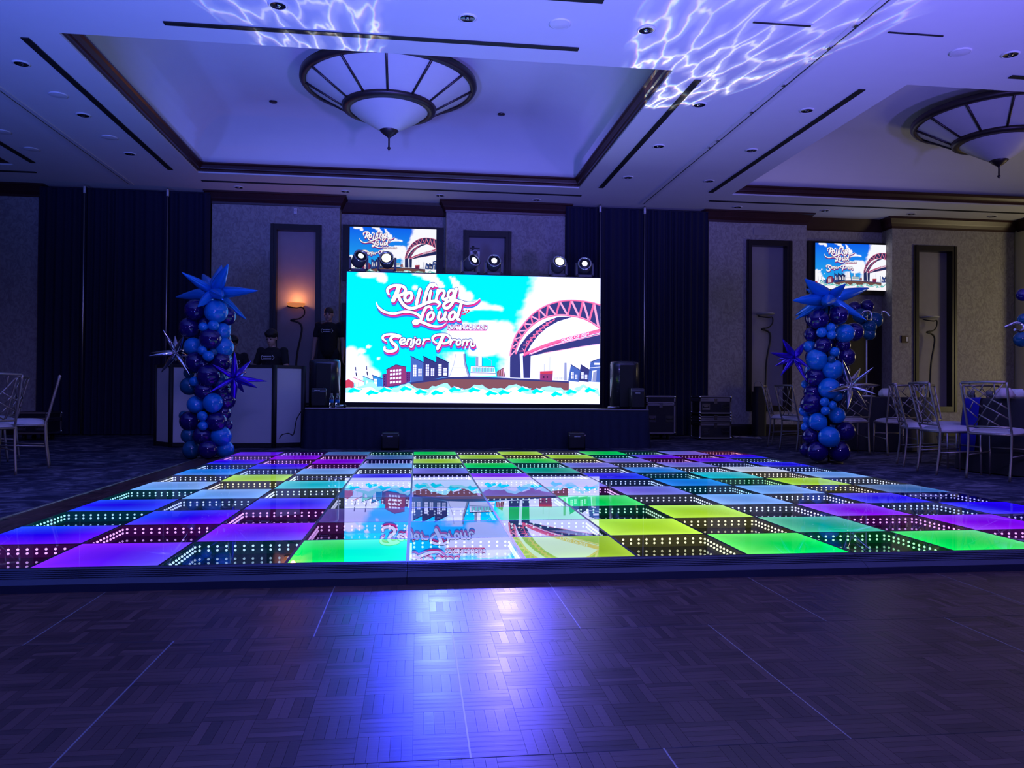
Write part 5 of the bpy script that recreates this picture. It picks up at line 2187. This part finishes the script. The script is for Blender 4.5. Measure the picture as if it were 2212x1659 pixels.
starburst(lc, (380, 762), [(352, 712), (378, 725), (396, 726), (325, 762), (321, 769), (348, 805), (410, 810), (407, 769)], M_silverfoil, Yl - 0.16, 'silver foil starburst balloon', 0.52)
starburst(lc, (506, 816), [(507, 760), (543, 778), (459, 787), (578, 824), (556, 838), (504, 880), (453, 847)], M_purplefoil, Yl - 0.22, 'indigo foil starburst balloon', 0.50)

RBAL = [(1768, 690, 21.5, P_, 1.0), (1811, 681, 20.5, P_, 1.0), (1752, 722, 15, P_, 0.7), (1775, 718, 11, A_, 1.35), (1795, 708, 10, A_, 1.4), (1796, 723, 10, A_, 1.45), (1825, 720, 20, A_, 1.1), (1845, 717, 20, P_, 0.1),
        (1778, 746, 17.5, P_, 1.1), (1749, 749, 13.5, A_, 0.8), (1764, 777, 22, A_, 1.1), (1803, 760, 10.5, A_, 1.35), (1796, 776, 8.5, T_, 1.4), (1827, 771, 20, P_, 0.8), (1821, 746, 16, P_, 0.6), (1799, 798, 21.5, A_, 1.15),
        (1760, 815, 20.5, P_, 1.0), (1740, 830, 9, A_, 0.6), (1791, 839, 23, A_, 1.15), (1755, 847, 18, P_, 0.9), (1755, 871, 23.5, P_, 1.0), (1781, 868, 10, A_, 1.4), (1798, 875, 9, A_, 1.45), (1783, 887, 9.5, A_, 1.45),
        (1809, 856, 11, A_, 1.0), (1738, 887, 12, A_, 0.5), (1808, 897, 17.5, A_, 1.0), (1767, 911, 19.5, A_, 1.1), (1744, 906, 10, A_, 0.8), (1740, 922, 9.5, A_, 0.8), (1752, 942, 18, P_, 0.9), (1791, 944, 22.5, A_, 1.25),
        (1825, 931, 21.5, P_, 0.8), (1745, 972, 17, P_, 0.4), (1766, 975, 21.5, P_, 1.0), (1813, 975, 22.5, P_, 1.0), (1822, 826, 17, P_, 0.6), (1820, 800, 15, P_, 0.5), (1785, 800, 14, P_, 0.7)]
rc = balloon_column('balloon_column', 'right balloon column with bright blue star on top before the chairs', 1790, 1000, RBAL)
Yr = rc.location.y
starburst(rc, (1790, 645), [(1738, 602), (1740, 624), (1712, 649), (1717, 691), (1827, 613), (1878, 622), (1872, 692), (1789, 679), (1786, 655)], M_azurefoil, Yr - 0.02, 'bright blue foil starburst balloon', 0.66)
starburst(rc, (1836, 834), [(1820, 776), (1859, 795), (1887, 793), (1903, 832), (1893, 852), (1875, 885), (1831, 884), (1808, 883), (1787, 847), (1770, 830)], M_silverfoil, Yr - 0.24, 'silver foil starburst balloon', 0.42)
starburst(rc, (1716, 772), [(1690, 732), (1741, 737), (1663, 762), (1679, 776), (1747, 794), (1686, 812), (1743, 824)], M_purplefoil, Yr - 0.14, 'indigo foil starburst balloon', 0.55)


def cluster(label, Y, table_z, items, curls, px):
    c = at(px, 700, Y)
    t = thing('balloon_centrepiece', label, 'balloons', (c.x, Y, table_z), 0, 'balloon centrepieces on tables')
    b = B()
    b.tube([(c.x, Y, table_z), (c.x, Y, at(px, 700, Y).z)], 0.010, 8)
    b.lathe([(0.0005, 0), (0.12, 0.0), (0.12, 0.01), (0.012, 0.02)], 20, (c.x, Y, table_z))
    obj('stand', b, M_trimwhite, t)
    for (x, y, r, m, f) in items:
        balloon(t, at(x, y, Y - 0.12 * f), r * mpp(Y), m)
    for pts in curls:
        b = B()
        b.tube(smooth_path([at(x, y, Y - 0.22 - 0.02 * i) for i, (x, y) in enumerate(pts)], 6), 0.014, 8)
        obj('curled_balloon', b, M_silverfoil, t)

cluster('teal and indigo balloon centrepiece beside the right balloon column', 7.3, 0.775,
        [(1846, 665, 15, P_, 0), (1874, 661, 15, P_, 0.2), (1858, 682, 17, T_, 0.8), (1890, 691, 18, T_, 0.3), (1879, 705, 15, T_, 1.0), (1878, 721, 14.5, T_, 0.8), (1862, 706, 14, T_, 0)],
        [[(1861, 684), (1866, 673), (1879, 673), (1883, 682), (1880, 691), (1873, 691), (1871, 684)], [(1903, 682), (1906, 674), (1913, 674), (1919, 680), (1922, 684)]], 1872)
cluster('teal and indigo balloon centrepiece at the right edge of the picture', 4.2, 0.775,
        [(2210, 637, 15, P_, 0), (2212, 690, 14, T_, 0.3), (2207, 733, 18, T_, 0.8), (2238, 660, 20, P_, 0), (2240, 700, 20, T_, 0.2), (2232, 735, 18, P_, 0)],
        [[(2170, 707), (2182, 702), (2194, 697), (2206, 700), (2212, 708), (2204, 716), (2192, 712)]], 2226)

# ================================================================== TABLES AND CHAIRS
RUN0, RUN1 = 160, 181


def round_table(cx, cy, label, seed):
    t = thing('banquet_table', 'round folding table hidden under the %s' % label, 'table', (cx, cy, 0), 0, 'round banquet tables')
    b = B()
    b.lathe([(0.0005, 0.735), (0.755, 0.735), (0.76, 0.745), (0.755, 0.76), (0.0005, 0.76)], 40, (cx, cy, 0))
    obj('tabletop', b, M_dark, t)
    for k in range(4):
        a = PI / 4 + k * PI / 2
        b = B()
        b.tube([(cx + 0.5 * math.cos(a), cy + 0.5 * math.sin(a), 0.0), (cx + 0.45 * math.cos(a), cy + 0.45 * math.sin(a), 0.735)], 0.015, 8)
        obj('leg', b, M_alu, t)
    b = B()
    ph = seed * 1.7
    b.lathe([(0.0005, 0.772), (0.70, 0.772), (0.775, 0.770), (0.79, 0.755), (0.795, 0.70), (0.815, 0.45), (0.84, 0.2), (0.86, 0.012)], 96, (cx, cy, 0),
            wave=lambda a, z: 1 + (0.0 if z > 0.74 else 0.035 * (0.76 - z) * math.sin(14 * a + ph + math.sin(3 * a))))
    o = tag(origin_to(obj('tablecloth', b, M_blackcloth), (cx, cy, 0)), 'floor-length %s' % label, 'tablecloth')
    return t


round_table(8.14, 4.05, 'black tablecloth on the nearer right table', 1)
round_table(8.38, 7.62, 'black tablecloth behind the right balloon column', 2)


def build_chair():
    t = thing('banquet_chair', '', 'chair', (0, 0, 0), 0, 'lattice back banquet chairs')

    def part(name, b, m=M_champ):
        return obj(name, b, m, t, local=True)
    W = 0.195
    top = Vector((-0.315, 0, 0.92))
    low = Vector((-0.215, 0, 0.50))

    def bp(u, v):
        c = low.lerp(top, v)
        w = W - 0.005 + 0.012 * v
        return Vector((c.x - 0.012 * (1 - v) * v * 4 * 0.3, (u * 2 - 1) * -w, c.z))
    for s in (-1, 1):
        b = B()
        b.tube(smooth_path([(-0.235, s * W, 0.0), (-0.205, s * W, 0.25), (-0.198, s * W, 0.44), (-0.215, s * W, 0.50), (-0.262, s * (W + 0.006), 0.70), (-0.315, s * (W + 0.012), 0.92)], 4), 0.0115, 8)
        part('rear_leg', b)
        b = B()
        b.tube([(0.205, s * 0.195, 0.0), (0.198, s * 0.19, 0.435)], [0.009, 0.0125], 8)
        part('front_leg', b)
    b = B()
    b.tube([bp(0, 1.0), bp(0.5, 1.01), bp(1, 1.0)], 0.013, 8)
    part('top_rail', b)
    b = B()
    b.tube([bp(0, 0), bp(1, 0)], 0.010, 8)
    part('lower_rail', b)
    bars = [((0.14, 0.0), (0.93, 0.97)), ((0.17, 0.97), (0.60, 0.655)), ((0.63, 0.63), (0.99, 0.42)), ((0.02, 0.74), (0.42, 0.44)), ((0.44, 0.50), (0.99, 0.19)),
            ((0.03, 0.42), (0.26, 0.20)), ((0.31, 0.28), (0.80, 0.0)), ((0.12, 0.67), (0.25, 0.88)), ((0.40, 0.80), (0.52, 0.98)), ((0.10, 0.37), (0.22, 0.57)),
            ((0.72, 0.36), (0.86, 0.54)), ((0.64, 0.12), (0.79, 0.30)), ((0.45, 0.0), (0.54, 0.14)), ((0.74, 0.98), (0.73, 0.73))]
    for (p0, p1) in bars:
        b = B()
        b.tube([bp(*p0), bp(*p1)], 0.0062, 6)
        part('lattice_bar', b)
    b = B()
    for (p, q) in (((-0.2, -W, 0.43), (0.2, -0.19, 0.43)), ((-0.2, W, 0.43), (0.2, 0.19, 0.43)), ((-0.2, -W, 0.43), (-0.2, W, 0.43)), ((0.2, -0.19, 0.43), (0.2, 0.19, 0.43))):
        b.tube([p, q], 0.011, 8)
    part('seat_frame', b)
    for (p, q) in (((-0.21, -W, 0.22), (0.203, -0.193, 0.24)), ((-0.21, W, 0.22), (0.203, 0.193, 0.24)), ((0.203, -0.193, 0.28), (0.203, 0.193, 0.28))):
        b = B()
        b.tube([p, q], 0.0075, 8)
        part('stretcher', b)
    b = B()
    b.smooth = True
    n = 14
    for i in range(n + 1):
        for j in range(n + 1):
            u, v = i / n * 2 - 1, j / n * 2 - 1
            # rounded square cushion
            x = u * 0.205 * (1 - 0.04 * v * v)
            y = v * 0.200 * (1 - 0.04 * u * u)
            hgt = (max(0.0, 1 - u ** 4)) ** 0.5 * (max(0.0, 1 - v ** 4)) ** 0.5
            b.v.append((x, y, 0.442 + 0.052 * hgt))
    for i in range(n):
        for j in range(n):
            a = i * (n + 1) + j
            b.face((a, a + n + 1, a + n + 2, a + 1))
    o0 = len(b.v)
    b.v += [(-0.2, -0.195, 0.436), (0.2, -0.195, 0.436), (0.2, 0.195, 0.436), (-0.2, 0.195, 0.436)]
    b.face((o0 + 3, o0 + 2, o0 + 1, o0))
    part('cushion', b, M_cushion)
    return t


chair0 = build_chair()
first = [True]


def chair(bx, by, deg, label):
    a = math.radians(deg)
    if first[0]:
        o = chair0
        first[0] = False
    else:
        o = copy_tree(chair0)
    o.location = (bx + 0.2 * math.cos(a), by + 0.2 * math.sin(a), 0)
    o.rotation_euler = (0, 0, a)
    o['label'] = label
    return o


def around(cx, cy, r, ang, label):
    a = math.radians(ang)
    chair(cx + r * math.cos(a), cy + r * math.sin(a), ang + 180, label)


chair(6.935, 3.42, 25, 'lattice back chair nearest the right picture edge, its back turned to the camera')
chair(6.765, 4.035, -9, 'lattice back chair beside the tablecloth with the blue strip, second from the right edge')
chair(7.0, 4.82, -24, 'lattice back chair directly behind the chair beside the tablecloth with the blue strip')
around(8.14, 4.05, 1.28, 112, 'lattice back chair on the far side of the nearer right table')
around(8.14, 4.05, 1.28, 78, 'lattice back chair farthest behind the nearer right table')
chair(7.84, 6.10, 80, 'lattice back chair just right of the silver star balloon')
chair(7.37, 6.44, 78, 'lattice back chair half hidden by the silver star balloon')
chair(6.78, 7.05, 8, 'lattice back chair touching the left side of the right balloon column')
chair(6.98, 8.02, -34, 'lattice back chair leftmost of the right-hand group, below the niche')
chair(-2.26, 4.15, 135, 'lattice back chair cut by the left picture edge')
chair(-2.21, 5.08, 203, 'lattice back chair seen from the side in front of the left drapes')
chair(-2.92, 5.85, 190, 'lattice back chair behind the other two at the left edge')

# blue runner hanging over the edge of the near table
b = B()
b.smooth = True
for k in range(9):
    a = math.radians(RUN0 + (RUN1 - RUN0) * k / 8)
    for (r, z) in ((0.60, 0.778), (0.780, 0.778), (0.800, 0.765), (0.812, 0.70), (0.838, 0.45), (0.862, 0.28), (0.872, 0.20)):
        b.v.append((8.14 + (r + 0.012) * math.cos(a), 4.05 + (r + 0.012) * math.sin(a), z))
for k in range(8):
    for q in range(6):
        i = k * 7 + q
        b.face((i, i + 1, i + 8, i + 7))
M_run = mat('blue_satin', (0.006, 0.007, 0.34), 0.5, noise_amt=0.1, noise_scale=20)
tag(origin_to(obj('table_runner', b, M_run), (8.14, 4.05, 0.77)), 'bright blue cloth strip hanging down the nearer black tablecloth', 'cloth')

# napkins, candle glasses and favours on the near table
def tissue(px, py, Y, r, m, label):
    p = at(px, py, Y)
    t = B()
    rg = random.Random(px)
    t.smooth = False
    n = 18
    t.lathe([(0.0005, 0.0), (r * 0.7, 0.0), (r, 0.3 * r), (r * 0.85, 0.8 * r), (r * 0.5, 1.2 * r), (r * 0.25, 1.05 * r), (0.0005, 0.9 * r)], n, (p.x, Y, 0.774),
            wave=lambda a, z: 1 + 0.22 * math.sin(5 * a + z * 30) + 0.1 * math.sin(9 * a))
    return tag(origin_to(obj('folded_napkin', t, m), (p.x, Y, 0.774)), label, 'napkin', 'folded napkins on tables')


tissue(2170, 860, 3.75, 0.085, M_tissue, 'pale pink folded napkin on the nearer right table')
tissue(2198, 860, 4.0, 0.08, M_paper, 'white folded napkin at the right picture edge')
tissue(1915, 858, 6.95, 0.10, M_paper, 'white folded napkin behind the silver star balloon')
for (px, Y, lab) in ((2098, 3.85, 'small glass candle holder behind the chair at the right edge'), (2138, 4.25, 'small glass candle holder in the middle of the nearer right table')):
    p = at(px, 855, Y)
    t = thing('candle_glass', lab, 'candle', (p.x, Y, 0.774), 0, 'candle glasses')
    b = B()
    b.lathe([(0.0005, 0.0), (0.035, 0.0), (0.036, 0.07), (0.033, 0.07), (0.032, 0.006), (0.0005, 0.006)], 16, (p.x, Y, 0.774))
    obj('glass', b, M_glass, t)
    b = B()
    b.lathe([(0.0005, 0.008), (0.028, 0.008), (0.028, 0.035), (0.0005, 0.037)], 14, (p.x, Y, 0.774))
    obj('wax', b, M_print, t)

# ================================================================== ROAD CASES AND ODD THINGS
def road_case(label, x0, x1, y0, y1, z0, z1, lid, wheels=False, handles=1, group='black road cases'):
    t = thing('road_case', label, 'case', ((x0 + x1) / 2, (y0 + y1) / 2, 0 if wheels else z0), 0, group)
    zb = z0 + (0.1 if wheels else 0)
    b = B()
    b.box(x0 + 0.008, x1 - 0.008, y0 + 0.008, y1 - 0.008, zb, z1 - lid - 0.006)
    obj('body', b, M_case, t)
    b = B()
    b.box(x0 + 0.008, x1 - 0.008, y0 + 0.008, y1 - 0.008, z1 - lid + 0.006, z1)
    obj('lid', b, M_case, t)
    b = B()
    e = 0.014
    for z in (zb, z1 - lid - 0.03, z1 - lid + 0.004, z1 - 0.026):
        for (xa, xb, ya, yb) in ((x0, x1, y0, y0 + e), (x0, x1, y1 - e, y1), (x0, x0 + e, y0, y1), (x1 - e, x1, y0, y1)):
            b.box(xa, xb, ya, yb, z, z + 0.026)
    for (x, y) in ((x0, y0), (x1 - 0.026, y0), (x0, y1 - 0.026), (x1 - 0.026, y1 - 0.026)):
        b.box(x, x + 0.026, y, y + 0.026, zb, z1)
    obj('edge_extrusion', b, M_alu, t)
    for z in (zb + 0.022, z1 - 0.022):
        for (x, y) in ((x0 + 0.01, y0 + 0.01), (x1 - 0.01, y0 + 0.01), (x0 + 0.01, y1 - 0.01), (x1 - 0.01, y1 - 0.01)):
            b = B()
            b.ball((x, y, z), 0.022, nu=10, nv=6)
            obj('ball_corner', b, M_chrome, t)
    xm = (x0 + x1) / 2
    b = B()
    b.box(xm - 0.03, xm + 0.03, y0 - 0.008, y0, z1 - lid - 0.07, z1 - lid + 0.02)
    obj('latch', b, M_chrome, t)
    for s in ((-1, 1) if handles else ()):
        hx = xm + s * (x1 - x0) * 0.30
        zc = (zb + z1 - lid) / 2
        b = B()
        b.box(hx - 0.07, hx + 0.07, y0 - 0.004, y0 + 0.002, zc - 0.055, zc + 0.055)
        hb = obj('handle_dish', b, M_chrome, t)
        b = B()
        b.tube([(hx - 0.05, y0 - 0.006, zc + 0.01), (hx - 0.045, y0 - 0.03, zc - 0.01), (hx + 0.045, y0 - 0.03, zc - 0.01), (hx + 0.05, y0 - 0.006, zc + 0.01)], 0.008, 8)
        obj('handle', b, M_rubber, hb)
    if wheels:
        for (x, y) in ((x0 + 0.1, y0 + 0.1), (x1 - 0.1, y0 + 0.1), (x0 + 0.1, y1 - 0.1), (x1 - 0.1, y1 - 0.1)):
            b = B()
            b.tube([(x - 0.018, y, 0.042), (x + 0.018, y, 0.042)], 0.04, 14)
            b.box(x - 0.025, x + 0.025, y - 0.03, y + 0.03, 0.08, zb)
            obj('caster', b, M_rubber, t)
    return t


road_case('big wheeled road case right of the stage', 5.46, 5.98, 9.60, 10.2, 0.0, 0.76, 0.14, wheels=True)
road_case('bottom road case of the stack before the wallpapered pier', 6.42, 7.00, 9.62, 10.05, 0.015, 0.345, 0.07)
road_case('thin middle road case of the stack before the wallpapered pier', 6.42, 7.00, 9.62, 10.05, 0.349, 0.445, 0.03, handles=0)
road_case('top road case of the stack before the wallpapered pier', 6.42, 7.00, 9.62, 10.05, 0.449, 0.765, 0.07)
road_case('dark road case behind the left chairs', -4.55, -4.08, 9.3, 9.8, 0.0, 0.44, 0.12, wheels=True)

p = at(1602, 930, 9.9)
b = B()
b.smooth = True
pp = smooth_path([(7.30, 10.25, 0), (7.42, 10.2, 0), (7.52, 10.0, 0), (7.66, 9.9, 0)], 5)
for i, q in enumerate(pp):
    w = 0.05 + 0.02 * math.sin(i * 1.3)
    for s in (-1, 1):
        b.v.append((q.x + 0.02 * s, q.y + s * (w + 0.05), 0.022 + 0.012 * math.sin(i * 0.9 + s)))
n0 = len(b.v)
b.v += [(x, y, 0.003) for (x, y, z) in b.v]
for i in range(len(pp) - 1):
    a = 2 * i
    b.face((a, a + 2, a + 3, a + 1))
    b.face((n0 + a + 1, n0 + a + 3, n0 + a + 2, n0 + a))
    b.face((a, n0 + a, n0 + a + 2, a + 2))
    b.face((a + 1, a + 3, n0 + a + 3, n0 + a + 1))
o = obj('crumpled_cloth', b, M_panel)
tag(origin_to(o, (pp[8].x, pp[8].y, 0)), 'pale crumpled cloth on the carpet beside the road case stack', 'cloth')

# bag on the ledge of the niche, wall control, patch and a bell box
x0, x1 = at(1624, 850, 10.88).x, at(1648, 850, 10.88).x
t = thing('equipment_bag', 'black bag standing in front of the niche above the road cases', 'bag', ((x0 + x1) / 2, 10.80, 0))
b = B()
b.bevbox(x0, x1, 10.70, 10.92, 0.0, 0.85, 0.05)
b.bevbox(x0 + 0.02, x1 - 0.02, 10.72, 10.90, 0.85, 0.95, 0.06)
obj('body', b, M_black, t)
b = B()
b.tube(smooth_path([(x0 + 0.03, 10.80, 0.93), (x0 + 0.02, 10.78, 1.02), ((x0 + x1) / 2, 10.78, 1.05), (x1 - 0.03, 10.80, 0.93)], 5), 0.010, 8)
obj('strap', b, M_panel, t)
t = thing('wall_control', 'small dark wall control panel beside the far right niche', 'switch', (11.18, 10.99, 1.92))
b = B()
b.box(11.115, 11.255, 10.975, 10.999, 1.85, 1.99)
obj('plate', b, M_wood, t)
b = B()
b.box(11.20, 11.245, 10.968, 10.975, 1.875, 1.965)
obj('switch_bank', b, M_print, t)
b = B()
b.box(8.02, 8.34, 10.992, 10.999, 3.90, 4.04)
o = tag(origin_to(obj('wall_patch', b, M_panel), (8.18, 10.99, 3.97)), 'paler patch on the wallpaper above the niche over the road cases', 'patch')
pz = at(638, 456, 10.98)
t = thing('wall_strobe', 'small white alarm strobe above the lit lamp niche', 'alarm', (pz.x, 10.99, pz.z))
b = B()
b.bevbox(pz.x - 0.03, pz.x + 0.03, 10.975, 10.999, pz.z - 0.05, pz.z + 0.05, 0.008)
obj('housing', b, M_trimwhite, t)
b = B()
b.ball((pz.x, 10.975, pz.z + 0.01), 0.022, 0.014, 0.022)
obj('flash_lens', b, M_frost, t)

# black cable looping beside the booth
b = B()
b.tube(smooth_path([ground(603, 962) + Vector((0, 0, .012)), at(606, 942, 7.62), at(622, 936, 7.60), at(634, 938, 7.58), at(641, 905, 7.57), at(656, 882, 7.60)], 8), 0.007, 8)
tag(obj('cable', b, M_rubber), 'black cable looping up the stage corner by the booth', 'cable')
